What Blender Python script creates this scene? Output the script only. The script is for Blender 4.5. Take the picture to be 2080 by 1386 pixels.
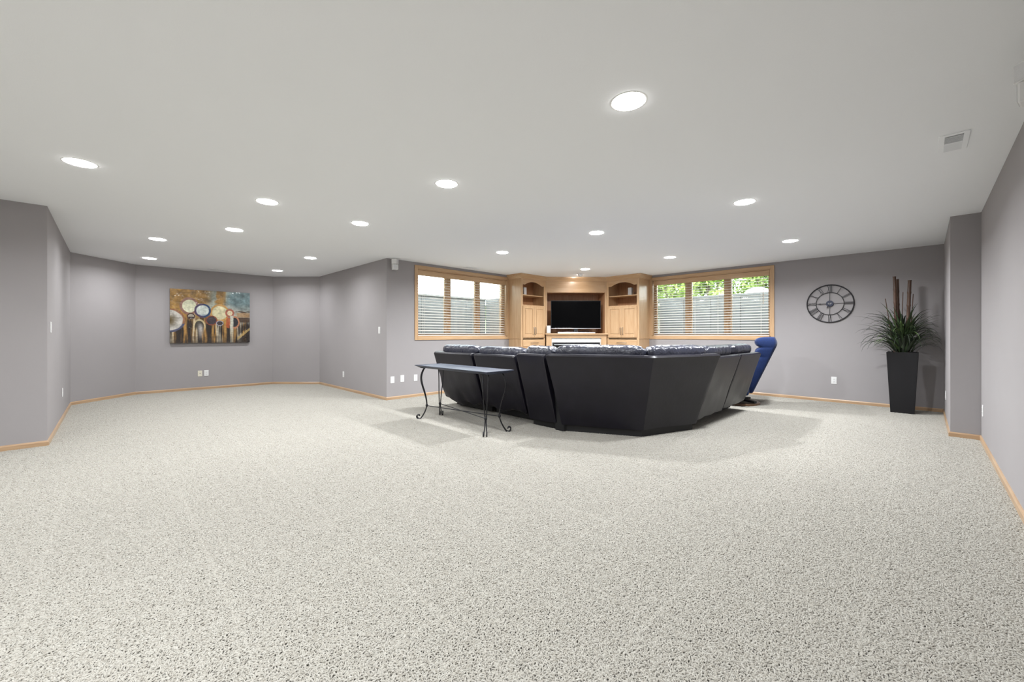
import bpy, bmesh, math, random
from mathutils import Vector, Matrix, noise
import numpy as np

# ------------------------------------------------------------------ clear
for o in list(bpy.data.objects):
    bpy.data.objects.remove(o, do_unlink=True)
scn = bpy.context.scene
COL = scn.collection
R = math.radians
random.seed(11)

# ------------------------------------------------------------------ camera
CAMH = 1.139
cam_d = bpy.data.cameras.new('camera')
cam = bpy.data.objects.new('camera', cam_d)
COL.objects.link(cam)
cam.location = (0, 0, CAMH)
cam.rotation_euler = (R(90), 0, R(45.4 - 90))
cam_d.sensor_width = 36.0
cam_d.lens = 825.0 / 2080.0 * 36.0
cam_d.shift_y = -14.0 / 2080.0
cam_d.clip_start = 0.05
cam_d.clip_end = 300
scn.camera = cam

# ------------------------------------------------------------------ world, exposure
world = bpy.data.worlds.new('overcast_sky')
scn.world = world
world.use_nodes = True
bg = world.node_tree.nodes['Background']
bg.inputs['Color'].default_value = (0.90, 0.96, 1.0, 1)
bg.inputs['Strength'].default_value = 6.0
vs = scn.view_settings
vs.view_transform = 'Standard'
vs.look = 'None'
vs.exposure = 1.21
vs.gamma = 1.0
vs.use_curve_mapping = False

LAMP_POWER = 14.5        # watts of each recessed ceiling light
LAMP_COLOR = (0.94, 0.967, 1.0)
LENS_STRENGTH = 26.0
YARN0, YARN1 = (0.320, 0.300, 0.258), (0.420, 0.405, 0.362)     # carpet yarn colour range

# ------------------------------------------------------------------ helpers
CH = 2.44   # ceiling height


def tag(o, label=None, cat=None, group=None, kind=None):
    if label: o['label'] = label
    if cat: o['category'] = cat
    if group: o['group'] = group
    if kind: o['kind'] = kind
    return o


def empty(name, loc=(0, 0, 0), rz=0.0):
    o = bpy.data.objects.new(name, None)
    o.empty_display_size = 0.1
    o.location = loc
    o.rotation_euler = (0, 0, rz)
    COL.objects.link(o)
    return o


def link(name, me, mat=None, parent=None, loc=None, rot=None, scale=None):
    o = bpy.data.objects.new(name, me)
    COL.objects.link(o)
    if mat is not None and len(me.materials) == 0:
        me.materials.append(mat)
    if parent: o.parent = parent
    if loc is not None: o.location = loc
    if rot is not None: o.rotation_euler = rot
    if scale is not None: o.scale = scale
    return o


class MB:
    """collects shapes for ONE mesh"""
    def __init__(s):
        s.v = []; s.f = []

    def add(s, verts, faces):
        b = len(s.v)
        s.v += [tuple(p) for p in verts]
        s.f += [tuple(i + b for i in f) for f in faces]
        return s

    def box(s, x0, x1, y0, y1, z0, z1, M=None):
        vs_ = [(x0, y0, z0), (x1, y0, z0), (x1, y1, z0), (x0, y1, z0), (x0, y0, z1), (x1, y0, z1), (x1, y1, z1), (x0, y1, z1)]
        if M is not None: vs_ = [tuple(M @ Vector(p)) for p in vs_]
        return s.add(vs_, [(0, 3, 2, 1), (4, 5, 6, 7), (0, 1, 5, 4), (1, 2, 6, 5), (2, 3, 7, 6), (3, 0, 4, 7)])

    def bar(s, p, q, w, h=None, up=(0, 0, 1)):
        h = h or w
        p = Vector(p); q = Vector(q); d = (q - p)
        L = d.length; d.normalize()
        u = Vector(up)
        if abs(d.dot(u)) > 0.98: u = Vector((1, 0, 0))
        a = d.cross(u).normalized(); b = a.cross(d).normalized()
        vs_ = []
        for t in (p, q):
            for sx, sy in ((-1, -1), (1, -1), (1, 1), (-1, 1)):
                vs_.append(t + a * (sx * w / 2) + b * (sy * h / 2))
        return s.add(vs_, [(0, 1, 2, 3), (7, 6, 5, 4), (0, 4, 5, 1), (1, 5, 6, 2), (2, 6, 7, 3), (3, 7, 4, 0)])

    def tube(s, pts, r, n=8, closed=False, cap=True):
        pts = [Vector(p) for p in pts]
        N = len(pts)
        rr = r if isinstance(r, (list, tuple)) else [r] * N
        prev = None
        rings = []
        for i, p in enumerate(pts):
            if closed:
                d = pts[(i + 1) % N] - pts[i - 1]
            else:
                d = pts[min(i + 1, N - 1)] - pts[max(i - 1, 0)]
            d.normalize()
            if prev is None:
                u = Vector((0, 0, 1)) if abs(d.z) < 0.9 else Vector((1, 0, 0))
                a = d.cross(u).normalized()
            else:
                a = (prev - d * prev.dot(d)).normalized()
            prev = a
            b = d.cross(a)
            rings.append([p + (a * math.cos(2 * math.pi * k / n) + b * math.sin(2 * math.pi * k / n)) * rr[i] for k in range(n)])
        base = []
        for rg in rings: base += rg
        fs = []
        M_ = N if closed else N - 1
        for i in range(M_):
            j = (i + 1) % N
            for k in range(n):
                k2 = (k + 1) % n
                fs.append((i * n + k, i * n + k2, j * n + k2, j * n + k))
        if cap and not closed:
            fs.append(tuple(reversed(range(n))))
            fs.append(tuple((N - 1) * n + k for k in range(n)))
        return s.add(base, fs)

    def lathe(s, prof, n=24, c=(0, 0, 0), cap=True):
        vs_ = []; fs = []
        for (r, z) in prof:
            for k in range(n):
                t = 2 * math.pi * k / n
                vs_.append((c[0] + r * math.cos(t), c[1] + r * math.sin(t), c[2] + z))
        for i in range(len(prof) - 1):
            for k in range(n):
                k2 = (k + 1) % n
                fs.append((i * n + k, i * n + k2, (i + 1) * n + k2, (i + 1) * n + k))
        if cap:
            fs.append(tuple(reversed(range(n))))
            fs.append(tuple((len(prof) - 1) * n + k for k in range(n)))
        return s.add(vs_, fs)

    def prism(s, poly, z0, z1):
        n = len(poly)
        vs_ = [(p[0], p[1], z0) for p in poly] + [(p[0], p[1], z1) for p in poly]
        fs = [tuple(reversed(range(n))), tuple(range(n, 2 * n))]
        for i in range(n):
            j = (i + 1) % n
            fs.append((i, j, n + j, n + i))
        return s.add(vs_, fs)

    def extr(s, poly_xz, y0, y1):
        """polygon in x,z extruded along y"""
        n = len(poly_xz)
        vs_ = [(p[0], y0, p[1]) for p in poly_xz] + [(p[0], y1, p[1]) for p in poly_xz]
        fs = [tuple(range(n)), tuple(reversed(range(n, 2 * n)))]
        for i in range(n):
            j = (i + 1) % n
            fs.append((j, i, n + i, n + j))
        return s.add(vs_, fs)

    def mesh(s, name, smooth=None):
        me = bpy.data.meshes.new(name)
        me.from_pydata(s.v, [], s.f)
        bm = bmesh.new(); bm.from_mesh(me)
        bmesh.ops.recalc_face_normals(bm, faces=bm.faces)
        bm.to_mesh(me); bm.free()
        if smooth is not None:
            me.polygons.foreach_set('use_smooth', [True] * len(me.polygons))
            me.set_sharp_from_angle(angle=R(smooth))
        me.update()
        return me

    def build(s, name, mat, parent=None, smooth=None, bevel=None, loc=None, rot=None, seg=2):
        o = link(name, s.mesh(name, smooth), mat, parent, loc, rot)
        if bevel:
            m = o.modifiers.new('bevel', 'BEVEL'); m.width = bevel; m.segments = seg; m.limit_method = 'ANGLE'; m.angle_limit = R(35)
        return o


def copy_tree(o, parent=None):
    c = o.copy(); COL.objects.link(c)
    if parent is not None: c.parent = parent
    for ch in list(o.children): copy_tree(ch, c)
    return c


# ------------------------------------------------------------------ materials
MATS = {}


def mat(name, color, rough=0.5, metal=0.0, spec=0.5, noise_scale=None, noise_amt=0.08, bump=0.0, bump_scale=40, sheen=0.0, emit=None, coat=0.0, stretch=None):
    m = bpy.data.materials.new(name); m.use_nodes = True
    nt = m.node_tree; N = nt.nodes; L = nt.links
    p = N['Principled BSDF']
    p.inputs['Base Color'].default_value = (*color, 1)
    p.inputs['Roughness'].default_value = rough
    p.inputs['Metallic'].default_value = metal
    p.inputs['Specular IOR Level'].default_value = spec
    p.inputs['Coat Weight'].default_value = coat
    if sheen: p.inputs['Sheen Weight'].default_value = sheen
    if emit:
        p.inputs['Emission Color'].default_value = (*emit[0], 1)
        p.inputs['Emission Strength'].default_value = emit[1]
    tc = N.new('ShaderNodeTexCoord')
    src = tc.outputs['Object']
    if stretch:
        mp = N.new('ShaderNodeMapping'); mp.inputs['Scale'].default_value = stretch
        L.new(src, mp.inputs['Vector']); src = mp.outputs['Vector']
    if noise_scale:
        nz = N.new('ShaderNodeTexNoise'); nz.inputs['Scale'].default_value = noise_scale; nz.inputs['Detail'].default_value = 4
        L.new(src, nz.inputs['Vector'])
        cr = N.new('ShaderNodeValToRGB')
        c0 = [max(0, x * (1 - noise_amt)) for x in color]; c1 = [min(1, x * (1 + noise_amt)) for x in color]
        cr.color_ramp.elements[0].position = 0.3; cr.color_ramp.elements[0].color = (*c0, 1)
        cr.color_ramp.elements[1].position = 0.7; cr.color_ramp.elements[1].color = (*c1, 1)
        L.new(nz.outputs['Fac'], cr.inputs['Fac']); L.new(cr.outputs['Color'], p.inputs['Base Color'])
    if bump:
        nb = N.new('ShaderNodeTexNoise'); nb.inputs['Scale'].default_value = bump_scale; nb.inputs['Detail'].default_value = 3
        L.new(tc.outputs['Object'], nb.inputs['Vector'])
        b = N.new('ShaderNodeBump'); b.inputs['Strength'].default_value = bump; b.inputs['Distance'].default_value = 0.01
        L.new(nb.outputs['Fac'], b.inputs['Height']); L.new(b.outputs['Normal'], p.inputs['Normal'])
    MATS[name] = m
    return m


def wood(name, c0, c1, axis='z', rough=0.35, scale=1.0):
    """grain runs along the given object axis"""
    m = bpy.data.materials.new(name); m.use_nodes = True
    nt = m.node_tree; N = nt.nodes; L = nt.links
    p = N['Principled BSDF']; p.inputs['Roughness'].default_value = rough
    p.inputs['Specular IOR Level'].default_value = 0.4
    p.inputs['Coat Weight'].default_value = 0.25; p.inputs['Coat Roughness'].default_value = 0.2
    tc = N.new('ShaderNodeTexCoord'); mp = N.new('ShaderNodeMapping')
    s = [14.0 * scale] * 3; s['xyz'.index(axis)] = 1.2 * scale
    mp.inputs['Scale'].default_value = s
    L.new(tc.outputs['Object'], mp.inputs['Vector'])
    nz = N.new('ShaderNodeTexNoise'); nz.inputs['Scale'].default_value = 2.2; nz.inputs['Detail'].default_value = 6; nz.inputs['Distortion'].default_value = 0.6
    L.new(mp.outputs['Vector'], nz.inputs['Vector'])
    cr = N.new('ShaderNodeValToRGB')
    cr.color_ramp.elements[0].position = 0.32; cr.color_ramp.elements[0].color = (*c0, 1)
    cr.color_ramp.elements[1].position = 0.68; cr.color_ramp.elements[1].color = (*c1, 1)
    L.new(nz.outputs['Fac'], cr.inputs['Fac']); L.new(cr.outputs['Color'], p.inputs['Base Color'])
    b = N.new('ShaderNodeBump'); b.inputs['Strength'].default_value = 0.06; b.inputs['Distance'].default_value = 0.004
    L.new(nz.outputs['Fac'], b.inputs['Height']); L.new(b.outputs['Normal'], p.inputs['Normal'])
    MATS[name] = m
    return m


M_wall = mat('wall_paint_greige', (0.352, 0.333, 0.335), rough=0.75, spec=0.25, noise_scale=1.5, noise_amt=0.015, bump=0.06, bump_scale=220)
M_ceil = mat('ceiling_paint_white', (0.935, 0.952, 0.968), rough=0.85, spec=0.2, bump=0.05, bump_scale=160)
M_white = mat('white_plastic', (0.80, 0.80, 0.79), rough=0.4)
M_almond = mat('almond_plastic', (0.74, 0.70, 0.58), rough=0.4)
M_slot = mat('dark_slot', (0.05, 0.05, 0.05), rough=0.6)
M_base = wood('oak_trim', (0.42, 0.27, 0.155), (0.52, 0.355, 0.215), 'x')
M_maple_v = wood('maple_vertical', (0.52, 0.325, 0.175), (0.60, 0.405, 0.235), 'z')
M_maple_h = wood('maple_horizontal', (0.52, 0.325, 0.175), (0.60, 0.405, 0.235), 'x')
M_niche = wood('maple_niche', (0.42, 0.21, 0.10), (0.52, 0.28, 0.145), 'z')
M_nickel = mat('brushed_nickel', (0.42, 0.38, 0.33), rough=0.35, metal=1.0)
M_iron = mat('black_iron', (0.022, 0.022, 0.025), rough=0.42, metal=0.5, bump=0.1, bump_scale=120)
M_table = mat('dark_slate_tabletop', (0.040, 0.048, 0.075), rough=0.42, spec=0.5, noise_scale=9, noise_amt=0.35, bump=0.06, bump_scale=30)
M_black = mat('matte_black', (0.012, 0.012, 0.013), rough=0.6)
M_screen = mat('tv_screen_glass', (0.001, 0.001, 0.0012), rough=0.35, spec=0.04)
M_silver = mat('silver_metal', (0.75, 0.75, 0.76), rough=0.3, metal=0.8)
M_tile = mat('white_marble_tile', (0.78, 0.77, 0.74), rough=0.3, noise_scale=12, noise_amt=0.05)
M_grout = mat('grout', (0.62, 0.60, 0.56), rough=0.8)
M_slat = mat('blind_slat_cream', (0.86, 0.83, 0.77), rough=0.5)
M_cord = mat('blind_cord', (0.70, 0.66, 0.58), rough=0.8)
M_concrete = mat('grey_well_panel', (0.150, 0.153, 0.152), rough=0.85, noise_scale=5, noise_amt=0.15, bump=0.2, bump_scale=30)
M_gravel = mat('gravel', (0.33, 0.32, 0.30), rough=0.95, noise_scale=40, noise_amt=0.4, bump=0.6, bump_scale=60)
M_grass = mat('lawn_grass', (0.16, 0.26, 0.07), rough=0.9, noise_scale=8, noise_amt=0.3, bump=0.5, bump_scale=50)
M_bark = mat('bark', (0.10, 0.075, 0.05), rough=0.9, noise_scale=15, noise_amt=0.3, bump=0.5, bump_scale=25)
M_pot = mat('black_planter', (0.012, 0.0115, 0.013), rough=0.48, spec=0.3)
M_soil = mat('soil', (0.05, 0.04, 0.03), rough=0.95, bump=0.6, bump_scale=60)
M_bamboo = mat('dark_bamboo', (0.085, 0.045, 0.028), rough=0.45, noise_scale=6, noise_amt=0.4, stretch=(6, 6, 1))
M_blade = mat('grass_blade_green', (0.045, 0.075, 0.030), rough=0.5, noise_scale=5, noise_amt=0.4)
M_blade2 = mat('grass_blade_light', (0.10, 0.16, 0.055), rough=0.5, noise_scale=5, noise_amt=0.4)
M_blade3 = mat('grass_blade_dark', (0.030, 0.042, 0.026), rough=0.5, noise_scale=5, noise_amt=0.4)
M_navy = mat('navy_clock_face', (0.012, 0.018, 0.05), rough=0.4)
M_blue = mat('royal_blue_upholstery', (0.0075, 0.020, 0.080), rough=0.9, spec=0.2, sheen=0.12, noise_scale=60, noise_amt=0.15, bump=0.15, bump_scale=300)
M_brown = mat('walnut_base', (0.16, 0.09, 0.05), rough=0.4, noise_scale=8, noise_amt=0.3)
M_tarp = mat('pale_blue_cover', (0.62, 0.70, 0.82), rough=0.5, bump=0.3, bump_scale=8)
M_glass = bpy.data.materials.new('window_glass'); M_glass.use_nodes = True
_n = M_glass.node_tree; _n.nodes.clear()
_o = _n.nodes.new('ShaderNodeOutputMaterial'); _mx = _n.nodes.new('ShaderNodeMixShader'); _t = _n.nodes.new('ShaderNodeBsdfTransparent'); _g = _n.nodes.new('ShaderNodeBsdfGlossy')
_t.inputs['Color'].default_value = (0.93, 0.96, 0.95, 1); _g.inputs['Roughness'].default_value = 0.03
_fr = _n.nodes.new('ShaderNodeFresnel'); _fr.inputs['IOR'].default_value = 1.45
_n.links.new(_fr.outputs[0], _mx.inputs[0]); _n.links.new(_t.outputs[0], _mx.inputs[1]); _n.links.new(_g.outputs[0], _mx.inputs[2]); _n.links.new(_mx.outputs[0], _o.inputs[0])
M_lens = mat('light_lens_glow', (0.9, 0.9, 0.88), rough=0.5, emit=((1.0, 0.98, 0.95), LENS_STRENGTH))

# leather: smooth dark with a bluish cast and soft gloss
def leather(name, color, rough, bump, spec=0.5):
    m = mat(name, color, rough=rough, spec=spec, noise_scale=6, noise_amt=0.18)
    nt = m.node_tree; N = nt.nodes; L = nt.links; p = N['Principled BSDF']
    tc = N.new('ShaderNodeTexCoord')
    n1 = N.new('ShaderNodeTexNoise'); n1.inputs['Scale'].default_value = 8; n1.inputs['Detail'].default_value = 4; n1.inputs['Distortion'].default_value = 2.6
    n2 = N.new('ShaderNodeTexVoronoi'); n2.inputs['Scale'].default_value = 260
    L.new(tc.outputs['Object'], n1.inputs['Vector']); L.new(tc.outputs['Object'], n2.inputs['Vector'])
    b1 = N.new('ShaderNodeBump'); b1.inputs['Strength'].default_value = bump; b1.inputs['Distance'].default_value = 0.02
    b2 = N.new('ShaderNodeBump'); b2.inputs['Strength'].default_value = 0.08; b2.inputs['Distance'].default_value = 0.002
    L.new(n1.outputs['Fac'], b1.inputs['Height']); L.new(n2.outputs['Distance'], b2.inputs['Height'])
    L.new(b1.outputs['Normal'], b2.inputs['Normal']); L.new(b2.outputs['Normal'], p.inputs['Normal'])
    return m


M_leather = leather('dark_leather_smooth', (0.0075, 0.0065, 0.012), 0.36, 0.05, 0.42)
M_leather_c = leather('dark_leather_cushion', (0.030, 0.033, 0.052), 0.28, 0.6, 0.8)

# carpet
def carpet():
    m = bpy.data.materials.new('beige_carpet'); m.use_nodes = True
    nt = m.node_tree; N = nt.nodes; L = nt.links
    p = N['Principled BSDF']; p.inputs['Roughness'].default_value = 0.95; p.inputs['Specular IOR Level'].default_value = 0.1
    p.inputs['Sheen Weight'].default_value = 0.25; p.inputs['Sheen Roughness'].default_value = 0.6
    tc = N.new('ShaderNodeTexCoord')
    a = N.new('ShaderNodeTexNoise'); a.inputs['Scale'].default_value = 75; a.inputs['Detail'].default_value = 3; a.inputs['Roughness'].default_value = 0.65
    b = N.new('ShaderNodeTexNoise'); b.inputs['Scale'].default_value = 9; b.inputs['Detail'].default_value = 5
    d = N.new('ShaderNodeTexNoise'); d.inputs['Scale'].default_value = 1.1; d.inputs['Detail'].default_value = 2
    for n in (a, b, d): L.new(tc.outputs['Object'], n.inputs['Vector'])
    cr = N.new('ShaderNodeValToRGB')
    e = cr.color_ramp.elements
    e[0].position = 0.30; e[0].color = (0.30, 0.27, 0.22, 1)  # shade in the pile's pits is put into the colour here
    e[1].position = 0.62; e[1].color = (0.475, 0.460, 0.420, 1)
    e2 = e.new(0.44); e2.color = (0.425, 0.410, 0.370, 1)
    L.new(a.outputs['Fac'], cr.inputs['Fac'])
    mr = N.new('ShaderNodeMapRange'); mr.inputs['From Min'].default_value = 0.3; mr.inputs['From Max'].default_value = 0.7; mr.inputs['To Min'].default_value = 0.93; mr.inputs['To Max'].default_value = 1.06
    L.new(b.outputs['Fac'], mr.inputs['Value'])
    mr2 = N.new('ShaderNodeMapRange'); mr2.inputs['From Min'].default_value = 0.3; mr2.inputs['From Max'].default_value = 0.7; mr2.inputs['To Min'].default_value = 0.95; mr2.inputs['To Max'].default_value = 1.04
    L.new(d.outputs['Fac'], mr2.inputs['Value'])
    mu = N.new('ShaderNodeMath'); mu.operation = 'MULTIPLY'
    L.new(mr.outputs[0], mu.inputs[0]); L.new(mr2.outputs[0], mu.inputs[1])
    vm = N.new('ShaderNodeVectorMath'); vm.operation = 'SCALE'
    L.new(cr.outputs['Color'], vm.inputs[0]); L.new(mu.outputs[0], vm.inputs['Scale'])
    L.new(vm.outputs[0], p.inputs['Base Color'])
    bp = N.new('ShaderNodeBump'); bp.inputs['Strength'].default_value = 0.8; bp.inputs['Distance'].default_value = 0.012
    L.new(a.outputs['Fac'], bp.inputs['Height']); L.new(bp.outputs['Normal'], p.inputs['Normal'])
    return m


M_carpet = carpet()

# ------------------------------------------------------------------ room shell
PA, PB, PC, PD, PE, PF = (-.465, 6.25), (-.465, 9.51), (.32, 10.35), (2.60, 10.35), (3.35, 9.59), (3.35, 6.45)
PK, PG, PH, PI = (8.55, 6.45), (8.55, -.205), (6.61, -.205), (6.61, -.43)
PJ, PL = (-3.2, -.43), (-3.2, 6.25)
ROOM = [PA, PB, PC, PD, PE, PF, PK, PG, PH, PI, PJ, PL]     # clockwise seen from above
SEG = ['wall_left_alcove', 'wall_alcove_angle_left', 'wall_alcove_back', 'wall_alcove_angle_right', 'wall_alcove_right',
       'wall_window_left', 'wall_window_right', 'wall_recess_right', 'wall_step_right', 'wall_right', 'wall_behind', 'wall_left']
T = 0.22


def offset_poly(poly, d):
    """positive d = outward for a clockwise polygon"""
    n = len(poly); out = []
    for i in range(n):
        p0 = Vector(poly[i - 1]); p1 = Vector(poly[i]); p2 = Vector(poly[(i + 1) % n])
        d1 = (p1 - p0).normalized(); d2 = (p2 - p1).normalized()
        n1 = Vector((-d1.y, d1.x)); n2 = Vector((-d2.y, d2.x))
        mvec = (n1 + n2).normalized()
        k = d / max(0.2, mvec.dot(n1))
        out.append(tuple(p1 + mvec * k))
    return out


OUT = offset_poly(ROOM, T)

# windows: opening rectangles (in world u/v and z)
WL0, WL1 = 3.95, 6.20          # left window opening along u on v = 6.45
WR0, WR1 = 1.96, 4.24          # right window opening along v on u = 8.55
WZ0, WZ1 = 1.09, 2.33


def solid(poly, z0, z1): return MB().prism(poly, z0, z1)


tag(MB().prism(ROOM, -0.12, 0.0).build('floor', M_carpet), kind='structure')
tag(MB().prism(OUT, CH, CH + 0.15).build('ceiling', M_ceil), kind='structure')
for i, nm in enumerate(SEG):
    p0, p1, q1, q0 = ROOM[i], ROOM[(i + 1) % 12], OUT[(i + 1) % 12], OUT[i]
    mb = MB()
    if nm == 'wall_window_left':
        y0, y1 = PF[1], PF[1] + T
        mb.prism([p0, (WL0, y0), (WL0, y1), q0], -0.12, CH)
        mb.prism([(WL1, y0), p1, q1, (WL1, y1)], -0.12, CH)
        mb.box(WL0, WL1, y0, y1, -0.12, WZ0); mb.box(WL0, WL1, y0, y1, WZ1, CH)
    elif nm == 'wall_window_right':
        x0, x1 = PK[0], PK[0] + T
        mb.prism([p0, (x0, WR1), (x1, WR1), q0], -0.12, CH)
        mb.prism([(x0, WR0), p1, q1, (x1, WR0)], -0.12, CH)
        mb.box(x0, x1, WR0, WR1, -0.12, WZ0); mb.box(x0, x1, WR0, WR1, WZ1, CH)
    else:
        mb.prism([p0, p1, q1, q0], -0.12, CH)
    o = mb.build(nm, M_wall)
    if nm in ('wall_left_alcove', 'wall_left', 'wall_step_right', 'wall_recess_right'):
        pass
    tag(o, kind='structure')

# baseboards: one length per wall, mitred, running along local x
IN = offset_poly(ROOM, -0.013)
IN2 = offset_poly(ROOM, -0.006)
for i, nm in enumerate(SEG):
    p0, p1, q1, q0 = ROOM[i], ROOM[(i + 1) % 12], IN[(i + 1) % 12], IN[i]
    r1, r0 = IN2[(i + 1) % 12], IN2[i]
    if nm == 'wall_window_left':
        p1 = (6.26, p1[1]); q1 = (6.26, q1[1]); r1 = (6.26, r1[1])
    if nm == 'wall_window_right':
        p0 = (p0[0], 4.29); q0 = (q0[0], 4.29); r0 = (r0[0], 4.29)
    d = Vector(p1) - Vector(p0); ang = math.atan2(d.y, d.x)
    Mi = Matrix.Rotation(-ang, 4, 'Z')
    org = Vector((p0[0], p0[1], 0))
    h1, h2 = 0.046, 0.060
    pts = [(p0, 0), (p1, 0), (q1, 0), (q0, 0), (q0, h1), (q1, h1), (r0, h2), (r1, h2), (p0, h2), (p1, h2)]
    vs_ = [tuple(Mi @ (Vector((a[0], a[1], z)) - org)) for a, z in pts]
    fs = [(0, 1, 2, 3), (3, 2, 5, 4), (4, 5, 7, 6), (6, 7, 9, 8), (8, 9, 1, 0), (0, 3, 4, 6, 8), (1, 9, 7, 5, 2)]
    o = MB().add(vs_, fs).build('baseboard_' + nm[5:], M_base, loc=org, rot=(0, 0, ang))
    tag(o, kind='structure')

# ------------------------------------------------------------------ windows
def window(name, origin, rz, W, flip):
    """local x along the wall 0..W, +y into the room, z up; opening WZ0..WZ1"""
    root = empty(name, origin, rz); tag(root, kind='structure')
    z0, z1 = WZ0, WZ1
    cw = 0.06
    # casing boards
    for (a, b, c, d, mt) in ((-cw, 0, z0 - cw, z1 + cw, M_maple_v), (W, W + cw, z0 - cw, z1 + cw, M_maple_v), (0, W, z1, z1 + cw, M_maple_h), (0, W, z0 - cw, z0, M_maple_h)):
        MB().box(a, b, 0, 0.018, c, d).build('casing', mt, root, bevel=0.004)
    # jamb liners
    for (a, b, c, d, mt) in ((0, 0.016, z0, z1, M_maple_v), (W - 0.016, W, z0, z1, M_maple_v), (0, W, z1 - 0.016, z1, M_maple_h), (0, W, z0, z0 + 0.016, M_maple_h)):
        MB().box(a, b, -T, 0.0, c, d).build('jamb', mt, root)
    # three sash units
    n = 3; x0 = 0.016; x1 = W - 0.016; zz0 = z0 + 0.016; zz1 = z1 - 0.016
    mw = 0.05
    uw = (x1 - x0 - 2 * mw) / 3
    for k in range(3):
        a = x0 + k * (uw + mw); b = a + uw
        s = MB(); sw = 0.045
        s.box(a, a + sw, -0.15, -0.105, zz0, zz1); s.box(b - sw, b, -0.15, -0.105, zz0, zz1)
        s.box(a + sw, b - sw, -0.15, -0.105, zz0, zz0 + sw); s.box(a + sw, b - sw, -0.15, -0.105, zz1 - sw, zz1)
        sash = s.build('sash', M_maple_v, root, bevel=0.004)
        MB().box(a + sw - .005, b - sw + .005, -0.130, -0.124, zz0 + sw - .005, zz1 - sw + .005).build('pane', M_glass, sash)
        if k < 2:
            MB().box(b, b + mw, -0.18, -0.095, zz0, zz1).build('mullion', M_maple_v, root, bevel=0.004)
    return root


def blind(origin, rz, W, label):
    root = empty('window_blind', origin, rz)
    tag(root, label, 'blind', 'wooden slat blinds')
    z0, z1 = WZ0 + 0.018, WZ1 - 0.018
    a, b = 0.03, W - 0.03
    yc = -0.055
    MB().box(a - .008, b + .008, yc + 0.030, yc + 0.042, z1 - 0.098, z1).build('valance', M_maple_h, root, bevel=0.004)
    MB().box(a, b, yc - 0.028, yc + 0.028, z1 - 0.045, z1 - 0.003).build('headrail', M_slat, root)
    MB().box(a, b, yc - 0.025, yc + 0.025, z0, z0 + 0.018).build('bottom_rail', M_slat, root, bevel=0.003)
    # slats share one mesh
    n = 22
    top = z1 - 0.090; bot = z0 + 0.045
    prof = [(-.025, -.001), (-.012, .0015), (0, .0025), (.012, .0015), (.025, -.001), (.012, -.0012), (0, -.0004), (-.012, -.0012)]
    mb = MB(); vs_ = []
    for x in (a, b):
        for (yy, zz) in prof: vs_.append((x, yy, zz))
    fs = [tuple(reversed(range(8))), tuple(range(8, 16))] + [(i, (i + 1) % 8, 8 + (i + 1) % 8, 8 + i) for i in range(8)]
    me = mb.add(vs_, fs).mesh('slat', 40)
    me.materials.append(M_slat)
    for k in range(n):
        link('slat', me, None, root, (0, yc, top + (bot - top) * k / (n - 1)), (R(-20), 0, 0))
    for fx in (0.06, 0.29, 0.40, 0.60, 0.71, 0.94):
        x = a + (b - a) * fx
        c = MB()
        for dy in (-.027, .027): c.tube([(x, yc + dy, z1 - .045), (x, yc + dy, z0 + .016)], 0.0014, 5)
        c.build('ladder_cord', M_cord, root)
    w = MB(); x = a + .09
    w.tube([(x, yc + .036, z1 - .08), (x + .004, yc + .038, z1 - .62)], 0.004, 6)
    w.build('tilt_wand', M_maple_v, root)
    return root


# left window: wall v=6.45, room normal -v -> rz = pi, local x = -u
window('window_1', (WL1, PF[1], 0), math.pi, WL1 - WL0, False)
blind((WL1, PF[1], 0), math.pi, WL1 - WL0, 'cream slatted blind in the window left of the fireplace')
# right window: wall u=8.55, normal -u -> rz = pi/2, local x = +v
window('window_2', (PK[0], WR0, 0), math.pi / 2, WR1 - WR0, False)
blind((PK[0], WR0, 0), math.pi / 2, WR1 - WR0, 'cream slatted blind in the window right of the fireplace')

# ------------------------------------------------------------------ outside: window wells, lawn, shrubs
def well(origin, rz, W, label):
    root = empty('window_well', origin, rz)      # local +y points away from the house here (-y local of window): uses y<0
    tag(root, label, 'retaining wall', 'window wells')
    D = 0.95; zt = 2.0; zb = 0.62
    n = 5
    x0, x1 = -0.40, W + 0.40
    pw = (x1 - x0) / n
    for k in range(n):
        MB().box(x0 + k * pw + .004, x0 + (k + 1) * pw - .004, -T - D - 0.08, -T - D, zb, zt).build('wall_panel', M_concrete, root, bevel=0.004)
    MB().box(x0, x1, -T - D - 0.11, -T - D + 0.02, zt - 0.03, zt + 0.012).build('cap', M_concrete, root, bevel=0.006)
    for (a, b) in ((x0 - .08, x0), (x1, x1 + .08)):
        MB().box(a, b, -T - D, -T, zb, zt).build('side_panel', M_concrete, root, bevel=0.004)
    MB().box(x0, x1, -T - D, -T, zb, zb + 0.08).build('gravel_bed', M_gravel, root)
    return root


well((WL1, PF[1], 0), math.pi, WL1 - WL0, 'grey retaining wall of the window well outside the left window')
well((PK[0], WR0, 0), math.pi / 2, WR1 - WR0, 'grey retaining wall of the window well outside the right window')

gy = PF[1] + T + 1.03 + 0.02
gx = PK[0] + T + 1.03 + 0.02
lawn = MB().prism([(-14, gy + 4), (3.7, gy + 4), (3.7, gy), (gx, gy), (gx, -16), (70, -16), (70, 70), (-14, 70)], 1.5, 1.86)
tag(lawn.build('ground_lawn', M_grass), kind='structure')

leafmats = []
for i, c in enumerate([(0.17, 0.235, 0.045), (0.10, 0.16, 0.03), (0.25, 0.30, 0.075)]):
    m = mat('shrub_leaf_%d' % i, c, rough=0.6, noise_scale=3, noise_amt=0.35)
    leafmats.append(m)


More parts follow.
